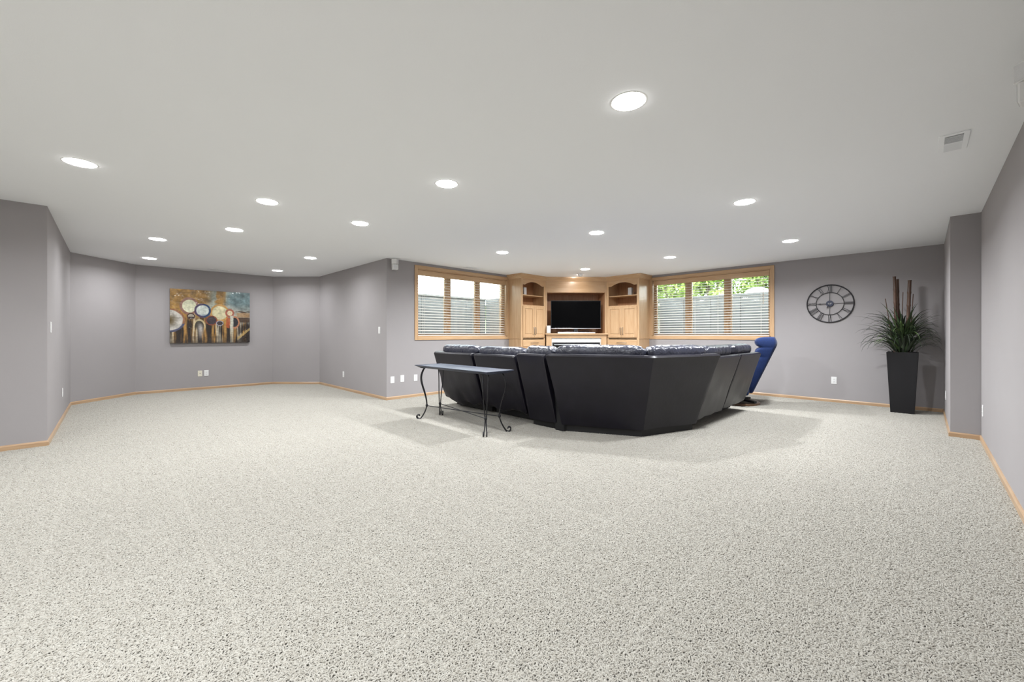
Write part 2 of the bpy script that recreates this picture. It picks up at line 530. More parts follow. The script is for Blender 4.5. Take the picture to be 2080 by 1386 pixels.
def shrub(x, y, rx, h, seed, label):
    rnd = random.Random(seed)
    root = empty('leafy_shrub', (x, y, 1.86))
    tag(root, label, 'shrub', 'shrubs beyond the right window')
    t = MB()
    for k in range(4):
        a = rnd.uniform(0, 6.28); t.tube([(0.05 * math.cos(a), 0.05 * math.sin(a), -0.05), (0.25 * rx * math.cos(a), 0.25 * rx * math.sin(a), h * .4), (0.5 * rx * math.cos(a), 0.5 * rx * math.sin(a), h * .75)], [0.05, 0.035, 0.012], 6)
    t.build('stem', M_bark, root)
    V = []; F = []; MI = []
    clumps = [(Vector((rnd.uniform(-1, 1) * rx * .75, rnd.uniform(-1, 1) * rx * .75, h * (0.15 + 0.75 * rnd.random()))), rnd.uniform(.30, .55) * rx, rnd.choice((0, 0, 1, 2))) for _ in range(26)]
    for c, r, mi in clumps:
        for _ in range(110):
            d = Vector((rnd.gauss(0, 1), rnd.gauss(0, 1), rnd.gauss(0, 1))).normalized() * r * rnd.uniform(.6, 1.0)
            p = c + d
            if p.z < 0.05: continue
            n_ = (d.normalized() + Vector((rnd.gauss(0, .6), rnd.gauss(0, .6), rnd.gauss(0, .6)))).normalized()
            a = n_.orthogonal().normalized(); b = n_.cross(a)
            ang = rnd.uniform(0, 6.28); a, b = a * math.cos(ang) + b * math.sin(ang), b * math.cos(ang) - a * math.sin(ang)
            L_ = rnd.uniform(.07, .13); W_ = L_ * .5
            i0 = len(V)
            V += [tuple(p - a * L_), tuple(p + b * W_ + n_ * .015), tuple(p + a * L_), tuple(p - b * W_ + n_ * .015)]
            F.append((i0, i0 + 1, i0 + 2, i0 + 3)); MI.append(mi)
    me = bpy.data.meshes.new('foliage'); me.from_pydata(V, [], F)
    for m in leafmats: me.materials.append(m)
    me.polygons.foreach_set('material_index', MI)
    o = link('foliage', me, None, root); o['kind'] = 'stuff'


for i, (x, y, rx, h, lab) in enumerate([
        (13.6, 7.1, .85, 2.3, 'leafy green shrub at the fireplace end of the right window'),
        (14.0, 4.85, .85, 2.4, 'leafy green shrub at the centre of the right window view'),
        (14.6, 2.6, .80, 2.5, 'leafy green shrub behind the pale blue cover outside'),
        (17.2, 7.75, 1.35, 3.7, 'tall shrub in the back row at the fireplace end of the right window'),
        (17.8, 4.5, 1.35, 4.0, 'tall shrub in the back row at the centre of the right window'),
        (18.2, 1.3, 1.35, 3.9, 'tall shrub in the back row at the clock end of the right window'),
        (21.0, 9.6, 1.45, 4.6, 'large shrub farthest back toward the fireplace beyond the right window'),
        (21.4, 6.5, 1.45, 4.8, 'large shrub farthest back at the middle beyond the right window'),
        (21.8, 3.4, 1.45, 4.8, 'large shrub farthest back toward the clock beyond the right window')]):
    shrub(x, y, rx, h, 40 + i, lab)

cv = empty('covered_mound', (12.3, 3.12, 1.86), 0.3)
tag(cv, 'pale blue and white covered mound behind the retaining wall outside right window', 'cover')
o = MB().lathe([(.36, 0), (.37, .18), (.34, .36), (.25, .47), (.12, .52), (.01, .53)], 28).build('cover', M_tarp, cv, smooth=60)
o = MB().lathe([(.372, .01), (.380, .03), (.374, .05)], 28, cap=False).build('hem_band', M_white, cv, smooth=60)

# ------------------------------------------------------------------ ceiling lights
LIGHTS = [(2.06, 1.16, 'recessed ceiling light nearest the camera, largest in the picture'),
          (-.17, 4.50, 'recessed ceiling light farthest left in the picture'),
          (2.065, 2.90, 'recessed ceiling light over the carpet in front of the sofa'),
          (1.09, 4.53, 'recessed ceiling light left of centre, nearer of the pair before the alcove'),
          (4.44, 1.24, 'recessed ceiling light right of the sofa corner, larger of the two on the right'),
          (2.08, 4.65, 'recessed ceiling light above the walkway left of the sofa table'),
          (1.09, 6.035, 'recessed ceiling light at the mouth of the painting alcove'),
          (4.43, 2.95, 'recessed ceiling light directly above the sofa corner'),
          (.45, 7.37, 'recessed ceiling light in the alcove, near left one'),
          (6.745, 1.31, 'recessed ceiling light near the wall clock and planter'),
          (4.43, 4.71, 'recessed ceiling light beside the left window'),
          (.465, 9.33, 'recessed ceiling light in the alcove corner left of the painting'),
          (2.415, 7.35, 'recessed ceiling light in the alcove, near right one'),
          (6.735, 3.02, 'recessed ceiling light in front of the right window'),
          (2.42, 9.30, 'recessed ceiling light in the alcove corner right of the painting'),
          (6.75, 4.76, 'recessed ceiling light in front of the fireplace'),
          (-.45, 1.20, 'added unseen recessed ceiling light behind the camera beside the right wall'),  # this and the next three: added out of view to light the near room
          (-2.1, 1.20, 'added unseen recessed ceiling light in the rear right corner behind the camera'),
          (-2.1, 2.90, 'added unseen recessed ceiling light by the middle of the rear wall behind the camera'),
          (-2.1, 4.55, 'added unseen recessed ceiling light in the rear left corner behind the camera')]


def make_light():
    root = empty('ceiling_light', (0, 0, CH))
    MB().lathe([(0.088, 0.002), (0.090, -0.0015), (0.098, -0.0015), (0.102, -0.0006), (0.1025, 0.002)], 40, cap=False).build('trim_ring', M_white, root, smooth=40)
    MB().lathe([(0.089, 0.0), (0.0895, -0.0025), (0.086, -0.0045), (0.05, -0.0065), (0.001, -0.007)], 36).build('lens', M_lens, root, smooth=40)
    ld = bpy.data.lights.new('lamp', 'AREA'); ld.shape = 'DISK'; ld.size = 0.15; ld.energy = LAMP_POWER; ld.color = LAMP_COLOR; ld.spread = R(160)
    lo = bpy.data.objects.new('lamp', ld); COL.objects.link(lo); lo.parent = root; lo.location = (0, 0, -0.009)
    return root


lt0 = make_light()
for i, (x, y, lab) in enumerate(LIGHTS):
    o = lt0 if i == 0 else copy_tree(lt0)
    o.location = (x, y, CH)
    tag(o, lab, 'ceiling light', 'recessed ceiling lights')
    # lamp power tuned per area for brightness: alcove, walkway, seating area, rear
    k = 0.53 if y > 5.5 and x < 3 else (0.58 if y > 4 and x < 3 else ((1.65 if y < 2 else 1.95) if x > 4 else (0.60 if x > 1 else (1.6 if y < 2 else 0.30))))
    if x > 6 and y > 4: k = 1.2
    for c in o.children:
        if c.type == 'LIGHT':
            c.data = c.data.copy(); c.data.energy = LAMP_POWER * k

# ------------------------------------------------------------------ built-in cabinets
def door(root, x0, x1, z0, z1, y, hx, side):
    """raised panel door in local coords, front face at y"""
    t = 0.02; fw = 0.055
    d = MB()
    d.box(x0, x0 + fw, y, y + t, z0, z1); d.box(x1 - fw, x1, y, y + t, z0, z1)
    d.box(x0 + fw, x1 - fw, y, y + t, z0, z0 + fw); d.box(x0 + fw, x1 - fw, y, y + t, z1 - fw, z1)
    o = d.build('door', M_maple_v, root, bevel=0.003)
    MB().box(x0 + fw - .002, x1 - fw + .002, y, y + 0.008, z0 + fw - .002, z1 - fw + .002).build('panel', M_maple_v, o)
    p = MB(); g = 0.022
    a, b, c, e = x0 + fw + g, x1 - fw - g, z0 + fw + g, z1 - fw - g
    p.box(a, b, y + .006, y + 0.017, c, e)
    p.build('raised_panel', M_maple_v, o, bevel=0.006)
    if hx is not None:
        h = MB(); hz = z0 + 0.14
        h.tube([(hx, y + t, hz - .075), (hx, y + t + .028, hz - .075), (hx, y + t + .03, hz - .06), (hx, y + t + .03, hz + .06), (hx, y + t + .028, hz + .075), (hx, y + t, hz + .075)], 0.006, 8)
        h.build('handle', M_nickel, o, smooth=50)


def crown(root, x0, x1, d, left, right, name='crown_molding'):
    """crown molding over a front at y=d, returns on the left/right ends"""
    prof = [(0, 2.340), (.012, 2.340), (.018, 2.356), (.034, 2.366), (.060, 2.408), (.070, 2.412), (.072, CH), (0, CH)]
    path = []
    if left: path.append((x0, 0.0))
    path += [(x0, d), (x1, d)]
    if right: path.append((x1, 0.0))
    loft(path, prof, name, M_maple_h, root, end_n=None, outward=+1)


def loft(path, prof, name, mat_, parent, end_n=None, outward=1, smooth=35):
    """sweep closed profile (d,z) along an open 2-D path; d is to the left (outward=+1) of travel"""
    n = len(path); V = []; F = []
    P = [Vector(p) for p in path]
    for i in range(n):
        if i == 0: d1 = d2 = (P[1] - P[0]).normalized()
        elif i == n - 1: d1 = d2 = (P[-1] - P[-2]).normalized()
        else: d1 = (P[i] - P[i - 1]).normalized(); d2 = (P[i + 1] - P[i]).normalized()
        n1 = Vector((-d1.y, d1.x)) * outward; n2 = Vector((-d2.y, d2.x)) * outward
        m = (n1 + n2).normalized(); k = 1.0 / max(.3, m.dot(n1))
        for (dd, z) in prof:
            q = P[i] + m * (dd * k); V.append((q.x, q.y, z))
    k = len(prof)
    for i in range(n - 1):
        for j in range(k):
            j2 = (j + 1) % k
            F.append((i * k + j, i * k + j2, (i + 1) * k + j2, (i + 1) * k + j))
    F.append(tuple(range(k))); F.append(tuple(reversed(range((n - 1) * k, n * k))))
    return MB().add(V, F).build(name, mat_, parent, smooth=smooth)


def tower(origin, rz, W, D, outer_at_zero, label):
    """cabinet tower against the wall: x 0..W, y 0..D (front), outer_at_zero: exposed side panel at x=0"""
    root = empty('built_in_cabinet', origin, rz)
    tag(root, label, 'cabinet', 'maple built-in cabinets')
    g = 0.004
    t = 0.02
    c = MB()
    c.box(0, t, g, D, 0, 2.36); c.box(W - t, W, g, D, 0, 2.36)
    c.build('side_panel', M_maple_v, root)
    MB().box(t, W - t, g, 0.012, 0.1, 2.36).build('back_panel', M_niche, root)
    # base
    MB().box(t, W - t, 0.02, D - 0.02, 0.0, 0.10).build('toe_kick', M_maple_h, root)
    MB().box(t, W - t, .012, D - t, 1.75, 1.775).build('cabinet_deck', M_maple_h, root)
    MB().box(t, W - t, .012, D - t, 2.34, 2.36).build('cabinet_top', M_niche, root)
    MB().box(t, W - t, .012, D - 0.03, 1.985, 2.005).build('shelf', M_maple_h, root, bevel=0.003)
    # face frame with arched top rail
    sw = 0.055
    f = MB()
    f.box(0, sw, D, D + .02, 0, 2.36); f.box(W - sw, W, D, D + .02, 0, 2.36)
    f.box(sw, W - sw, D, D + .02, 0, 0.10); f.box(sw, W - sw, D, D + .02, 1.745, 1.778); f.box(sw, W - sw, D, D + .02, 1.045, 1.075)
    f.box(sw, W - sw, D, D + .02, 0.845, 0.875)
    f.build('face_frame', M_maple_v, root, bevel=0.002)
    a, b = sw, W - sw
    arch = [(a, 2.36), (a, 2.215)]
    for i in range(21):
        s_ = i / 20; x = a + (b - a) * s_
        e = 0.10
        if s_ < e or s_ > 1 - e: z = 2.215
        else:
            q = (s_ - e) / (1 - 2 * e); z = 2.215 + 0.075 * math.sin(math.pi * q) ** 0.8
        arch.append((x, z))
    arch += [(b, 2.215), (b, 2.36)]
    # triangulate as a strip to keep the concave arch clean
    V = []; F = []
    for (x, z) in arch[2:-2]:
        V += [(x, D, z), (x, D, 2.36), (x, D + .02, 2.36), (x, D + .02, z)]
    m_ = len(arch) - 4
    for i in range(m_ - 1):
        for j in range(4):
            j2 = (j + 1) % 4
            F.append((i * 4 + j, i * 4 + j2, i * 4 + 4 + j2, i * 4 + 4 + j))
    F.append((0, 1, 2, 3)); F.append(((m_ - 1) * 4 + 3, (m_ - 1) * 4 + 2, (m_ - 1) * 4 + 1, (m_ - 1) * 4))
    MB().add(V, F).build('arched_rail', M_maple_h, root)
    # band moulding between base and upper
    mid = W / 2
    door(root, a - .01, mid - .002, 1.068, 1.752, D + .02, mid - .026, 0)
    door(root, mid + .002, b + .01, 1.068, 1.752, D + .02, mid + .026, 1)
    # drawer
    dr = MB().box(a - .01, b + .01, D + .02, D + .04, 0.868, 1.02).build('drawer', M_maple_h, root, bevel=0.005)
    h = MB(); zz = .95
    h.tube([(mid - .11, D + .04, zz), (mid - .11, D + .068, zz), (mid - .095, D + .07, zz), (mid + .095, D + .07, zz), (mid + .11, D + .068, zz), (mid + .11, D + .04, zz)], 0.006, 8)
    h.build('handle', M_nickel, dr, smooth=50)
    door(root, a - .01, mid - .002, 0.09, 0.852, D + .02, None, 0)
    door(root, mid + .002, b + .01, 0.09, 0.852, D + .02, None, 1)
    # waist moulding on the exposed side and crown
    if outer_at_zero:
        MB().box(-.012, 0, g, D + .03, 1.035, 1.055).build('waist_molding', M_maple_h, root, bevel=0.004)
        crown(root, -.001, W, D + .02, True, False)
    else:
        MB().box(W, W + .012, g, D + .03, 1.035, 1.055).build('waist_molding', M_maple_h, root, bevel=0.004)
        crown(root, 0, W + .001, D + .02, False, True)
    return root


# left tower: wall v=6.45 (normal -v, local x=-u). exposed side at u=6.26 -> x=W
tower((7.06, PF[1], 0), math.pi, 7.06 - 6.26, 0.36, False, 'maple cabinet with arched open shelf and doors, left of the television')
# right tower: wall u=8.55, local x=+v, exposed side at v=4.30 -> x=0
tower((PK[0], 4.30, 0), math.pi / 2, 5.11 - 4.30, 0.45, True, 'maple cabinet with arched open shelf and doors, right of the television')

# centre unit between the towers
CA = Vector((7.06, PF[1] - .38)); CB = Vector((PK[0] - .47, 5.11))
cd = (CB - CA); CW = cd.length; cang = math.atan2(cd.y, cd.x)
# local x from B to A so that +y faces the room
crz = cang + math.pi
mid = (CA + CB) / 2
fp = empty('fireplace_unit', (mid.x, mid.y, 0), crz)
tag(fp, 'maple fireplace surround with mantel and open television niche in the corner', 'fireplace')
h = CW / 2
# behind the front: niche box (kept clear of the walls)
nd = 0.52
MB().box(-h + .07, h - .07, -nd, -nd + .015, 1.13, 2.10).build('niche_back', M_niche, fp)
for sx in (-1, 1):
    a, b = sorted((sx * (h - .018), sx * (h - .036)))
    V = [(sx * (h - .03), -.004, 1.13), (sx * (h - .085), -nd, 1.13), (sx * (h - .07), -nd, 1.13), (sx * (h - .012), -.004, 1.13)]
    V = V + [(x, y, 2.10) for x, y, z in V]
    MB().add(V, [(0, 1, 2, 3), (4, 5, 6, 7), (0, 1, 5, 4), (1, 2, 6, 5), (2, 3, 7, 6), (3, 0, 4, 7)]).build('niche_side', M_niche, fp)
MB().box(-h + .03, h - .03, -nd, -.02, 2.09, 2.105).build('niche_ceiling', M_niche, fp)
for sx in (-1, 1):
    a, b = sorted((sx * h, sx * (h - .035)))
    MB().box(a, b, -.02, 0, 1.13, 2.36).build('stile', M_maple_v, fp, bevel=0.002)
MB().box(-h + .035, h - .035, -.02, 0.0, 2.087, 2.36).build('header_panel', M_maple_h, fp, bevel=0.003)
MB().box(-h + .04, h - .04, 0, 0.016, 2.087, 2.108).build('header_lip', M_maple_h, fp, bevel=0.004)
prof = [(0, 2.340), (.012, 2.340), (.018, 2.356), (.034, 2.366), (.060, 2.408), (.070, 2.412), (.072, CH), (0, CH)]
loft([(-h, 0), (h, 0)], prof, 'crown_molding', M_maple_h, fp, outward=1)
# mantel
MB().box(-h + .03, h - .03, -nd, -.001, 1.115, 1.145).build('niche_deck', M_maple_h, fp)
mt = MB(); mt.box(-h - .012, h + .012, -.0, 0.095, 1.125, 1.156); mt.build('mantel_shelf', M_maple_h, fp, bevel=0.006)
MB().box(-h + .012, h - .012, 0, 0.055, 1.052, 1.125).build('mantel_frieze', M_maple_h, fp, bevel=0.004)
for sx in (-1, 1):
    a, b = sorted((sx * (h - .012), sx * (h - .135)))
    MB().box(a, b, 0, 0.055, 0, 1.052).build('pilaster', M_maple_v, fp, bevel=0.004)
# tile surround
ti = h - .135
MB().box(-ti, ti, -.02, 0.016, 0.0, 1.052).build('tile_backing', M_grout, fp)
tw = 2 * ti / 10
tm = MB().box(-tw / 2 + .0015, tw / 2 - .0015, 0, 0.009, -.049, .049).mesh('tile'); tm.materials.append(M_tile)
for k in range(10):
    link('tile', tm, None, fp, (-ti + tw * (k + .5), 0.016, 1.001))
for sx in (-1, 1):
    for k in range(8):
        link('tile', tm, None, fp, (sx * (ti - tw / 2), 0.016, 0.900 - k * .1008))
fbx = MB(); w2 = ti - tw - .002 + .09
fb = MB().box(-ti + .02, ti - .02, 0.026, 0.034, .12, .95).build('firebox_frame', M_black, fp, bevel=0.003)
for k, z in enumerate((.925, .905)):
    MB().box(-ti + .06, ti - .06, .034, .048, z - .006, z + .006).build('louver', M_silver if k else M_iron, fb, bevel=0.002)
MB().box(-ti + .09, ti - .09, .034, .038, .26, .86).build('glass_front', M_screen, fb)
MB().box(-ti + .06, ti - .06, .034, .046, .15, .19).build('louver', M_iron, fb, bevel=0.002)

# television
tv = empty('television', (mid.x, mid.y, 1.156), crz)
tag(tv, 'black flat screen television on a silver stand above the fireplace mantel', 'television')
TW, TH = 1.15, 0.645
tz0 = 0.107
MB().box(-TW / 2, TW / 2, -.045, -.012, tz0, tz0 + TH).build('housing', M_black, tv, bevel=0.006)
MB().box(-TW / 2 + .012, TW / 2 - .012, -.012, -.0105, tz0 + .016, tz0 + TH - .012).build('screen', M_screen, tv)
s = MB(); s.box(-TW / 2, TW / 2, -.012, -.006, tz0, tz0 + .010); s.build('lower_trim', M_silver, tv, bevel=0.002)
MB().box(-.045, .045, -.05, -.02, 0.02, tz0 + .05).build('neck', M_black, tv, bevel=0.004)
MB().box(-.43, .43, -.10, .07, 0.0, 0.026).build('stand_base', M_silver, tv, bevel=0.006)
cb = MB(); cb.tube([(-.36, -.13, .006), (-.30, -.09, .05), (-.24, -.08, .065), (-.18, -.09, .045), (-.12, -.10, .045), (0.05, -.09, .06), (.20, -.10, .05), (.35, -.12, .05), (.44, -.14, .006)], .007, 6)
cb.build('cable', M_black, tv, smooth=60)


def small_speaker(x, y, z, rz, w, d, hh, label):
    root = empty('small_speaker', (x, y, z), rz)
    tag(root, label, 'speaker', 'small white shelf speakers')
    MB().box(-w / 2, w / 2, -d / 2, d / 2, 0.004, hh).build('cabinet', M_white, root, bevel=0.006)
    MB().box(-w / 2 + .008, w / 2 - .008, d / 2, d / 2 + .004, .012, hh - .012).build('grille', mat('speaker_grille', (0.70, 0.70, 0.71), 0.8, bump=.3, bump_scale=500) if 'speaker_grille' not in MATS else MATS['speaker_grille'], root, bevel=0.002)
    MB().box(-w / 2 + .01, w / 2 - .01, -d / 2 + .01, d / 2 - .01, 0, .004).build('foot', M_black, root)
    return root


cx = Vector((math.cos(crz), math.sin(crz))); cyv = Vector((-math.sin(crz), math.cos(crz)))
p = mid + cx * (h - .065) - cyv * .0
p = p + cyv * 0.045
small_speaker(p.x, p.y, 1.156, crz, .085, .07, .175, 'small white speaker on the mantel left of the television')
small_speaker(6.51, PF[1] - .22, 2.006, math.pi + .15, .095, .09, .17, 'small white speaker on the open shelf of the left cabinet')
small_speaker(PK[0] - .26, 4.62, 2.006, math.pi / 2, .09, .08, .175, 'small white speaker on the open shelf of the right cabinet')

def trinket(x, y, z, label, hh, r):
    root = empty('small_figurine', (x, y, z)); tag(root, label, 'ornament', 'dark shelf ornaments')
    MB().lathe([(r, 0), (r * 1.05, .008), (r * .5, .014)], 16).build('foot', M_brown, root, smooth=40)
    MB().lathe([(r * .5, .012), (r * .9, hh * .35), (r * .75, hh * .6), (r * .35, hh * .75), (r * .5, hh * .88), (r * .15, hh)], 16).build('body', M_brown, root, smooth=60)
trinket(6.43, PF[1] - .27, 2.006, 'small dark brown ornament on the left cabinet shelf', .09, .022)
trinket(PK[0] - .30, 4.50, 2.006, 'small dark brown ornament on the right cabinet shelf', .07, .02)

# ------------------------------------------------------------------ wall speakers
def cube_speaker(origin, rz, label):
    """bracket on a wall; +y into the room"""
    root = empty('cube_speaker', origin, rz)
    tag(root, label, 'speaker', 'twin cube wall speakers')
    MB().box(-.02, .02, 0, .01, -.05, .05).build('wall_plate', M_white, root, bevel=0.003)
    MB().tube([(0, .008, 0), (0, .05, 0)], .011, 10).build('bracket', M_white, root, smooth=40)
    for dz, ry in ((.048, R(38)), (-.048, R(-12))):
        Mx = Matrix.Translation((0, .085, dz)) @ Matrix.Rotation(ry, 4, 'Z')
        c = MB().box(-.046, .046, -.045, .045, -.045, .045, Mx).build('speaker_cube', M_white, root, bevel=0.008)
        MB().box(-.038, .038, .045, .048, -.038, .038, Mx).build('grille', MATS['speaker_grille'], c, bevel=0.002)
    return root


cube_speaker((3.46, PF[1], 2.335), math.pi, 'white twin cube speaker high on the wall left of the window')
cube_speaker((2.905, PI[1], 2.262), 0.0, 'white twin cube speaker at the ceiling by the right wall')

# ------------------------------------------------------------------ ceiling vents and smoke detector
def vent(x, y, L_, W_, rz, label):
    root = empty('ceiling_vent', (x, y, CH), rz); tag(root, label, 'vent', 'ceiling air vents')
    f = MB(); b = .028
    f.box(-L_ / 2, L_ / 2, -W_ / 2, -W_ / 2 + b, -.007, 0); f.box(-L_ / 2, L_ / 2, W_ / 2 - b, W_ / 2, -.007, 0)
    f.box(-L_ / 2, -L_ / 2 + b, -W_ / 2 + b, W_ / 2 - b, -.007, 0); f.box(L_ / 2 - b, L_ / 2, -W_ / 2 + b, W_ / 2 - b, -.007, 0)
    f.build('frame', M_ceil, root, bevel=0.002)
    MB().box(-L_ / 2 + b, L_ / 2 - b, -W_ / 2 + b, W_ / 2 - b, -.001, 0).build('duct_opening', mat('duct_grey', (.45, .45, .45), .8) if 'duct_grey' not in MATS else MATS['duct_grey'], root)
    n = int((L_ - 2 * b) / .022)
    sm = MB().box(-.001, .001, -W_ / 2 + b, W_ / 2 - b, -.0065, .0065).mesh('slat'); sm.materials.append(M_ceil)
    for k in range(n):
        xx = -L_ / 2 + b + (k + .5) * (L_ - 2 * b) / n
        link('slat', sm, None, root, (xx, 0, -.0075), (0, R(38 if xx < 0 else -38), 0))
    return root


vent(4.06, -.14, .36, .14, 0, 'white ceiling register above the right wall')
vent(1.55, 10.02, .36, .14, 0, 'white ceiling register above the painting')
vent(5.05, 6.22, .36, .14, 0, 'white ceiling register above the left window')
ey = empty('eyeball_spotlight', (7.20, 5.20, CH))
tag(ey, 'small white ceiling eyeball spotlight aimed at the panel above the television', 'spotlight')
MB().lathe([(.055, 0.003), (.058, -.004), (.070, -.006), (.076, 0.0)], 32, cap=False).build('trim_ring', M_white, ey, smooth=40)
tgt = Vector((7.56, 5.59, 2.20)); ep = Vector((7.20, 5.20, CH - .030)); dv = (tgt - ep).normalized()
qr = dv.to_track_quat('-Z', 'Y')
ball = MB().lathe([(.030, -.046), (.046, -.030), (.052, -.008), (.048, .020), (.030, .040)], 28).build('eyeball', M_white, ey, smooth=50, loc=(0, 0, -.012))
ball.rotation_mode = 'QUATERNION'; ball.rotation_quaternion = qr
MB().lathe([(.026, -.0465), (.026, -.049), (.001, -.050)], 24).build('bulb_face', M_lens, ball)
ld = bpy.data.lights.new('lamp', 'SPOT'); ld.energy = 2.6; ld.spot_size = R(95); ld.spot_blend = .8; ld.shadow_soft_size = .025; ld.color = (1.0, .93, .84)
lo = bpy.data.objects.new('lamp', ld); COL.objects.link(lo); lo.parent = ball; lo.location = (0, 0, -.055)

# ------------------------------------------------------------------ outlets and switches
def plate(x, y, z, n, kind, label, m=None):
    """n = wall normal into the room"""
    m = m or M_white
    rz = math.atan2(-n[0], n[1])
    nm = {'outlet': 'wall_outlet', 'switch': 'light_switch', 'blank': 'wall_plate', 'phone': 'wall_jack'}[kind]
    root = empty(nm, (x, y, z), rz)
    tag(root, label, {'outlet': 'outlet', 'switch': 'switch', 'blank': 'wall plate', 'phone': 'wall jack'}[kind], 'wall plates')
    MB().box(-.0365, .0365, 0, .006, -.059, .059).build('cover_plate', m, root, bevel=0.003)
    if kind == 'outlet':
        for dz in (.02, -.02):
            s = MB().box(-.017, .017, .006, .0085, dz - .0145, dz + .0145).build('socket', m, root, bevel=0.002)
            q = MB(); q.box(-.008, -.0055, .0085, .0089, dz - .004, dz + .006); q.box(.0055, .008, .0085, .0089, dz - .004, dz + .006); q.box(-.002, .002, .0085, .0089, dz - .011, dz - .007)
            q.build('slot', M_slot, s)
    elif kind == 'switch':
        MB().box(-.017, .017, .006, .010, -.033, .033).build('rocker', m, root, bevel=0.002)
    elif kind == 'phone':
        s = MB().box(-.010, .010, .006, .010, -.010, .010).build('jack', m, root, bevel=0.002)
        MB().box(-.006, .006, .010, .0104, -.006, .006).build('slot', M_slot, s)
    else:
        q = MB(); q.lathe([(.003, 0), (.003, .002)], 10); 
        for dz in (.042, -.042): MB().tube([(0, .006, dz), (0, .0075, dz)], .0035, 10).build('screw', M_silver, root)


plate(-.465, 6.56, 1.213, (1, 0), 'switch', 'white switch on the left alcove wall near the corner')
plate(-.465, 8.02, 0.365, (1, 0), 'outlet', 'white outlet low on the left alcove wall')
plate(1.283, 10.35, .337, (0, -1), 'phone', 'almond wall jack under the painting', M_almond)
plate(1.388, 10.35, .340, (0, -1), 'outlet', 'white outlet under the painting beside the almond jack')
plate(3.35, 8.26, .325, (-1, 0), 'outlet', 'white outlet low on the wall right of the painting alcove')
plate(3.35, 6.71, 1.208, (-1, 0), 'switch', 'white switch near the corner left of the window')
plate(3.457, 6.45, .348, (0, -1), 'blank', 'white blank plate, leftmost of the three plates under the left window')
plate(3.645, 6.45, .357, (0, -1), 'outlet', 'white outlet, middle of the three plates under the left window')
plate(3.912, 6.45, .350, (0, -1), 'outlet', 'white outlet, rightmost of the three plates under the left window')
plate(8.55, 1.049, .37, (-1, 0), 'outlet', 'white outlet below the wall clock')
plate(6.41, -.43, .346, (0, 1), 'outlet', 'white outlet on the right wall next to the step')
plate(7.80, -.205, .335, (0, 1), 'outlet', 'white outlet on the recessed wall beside the planter')

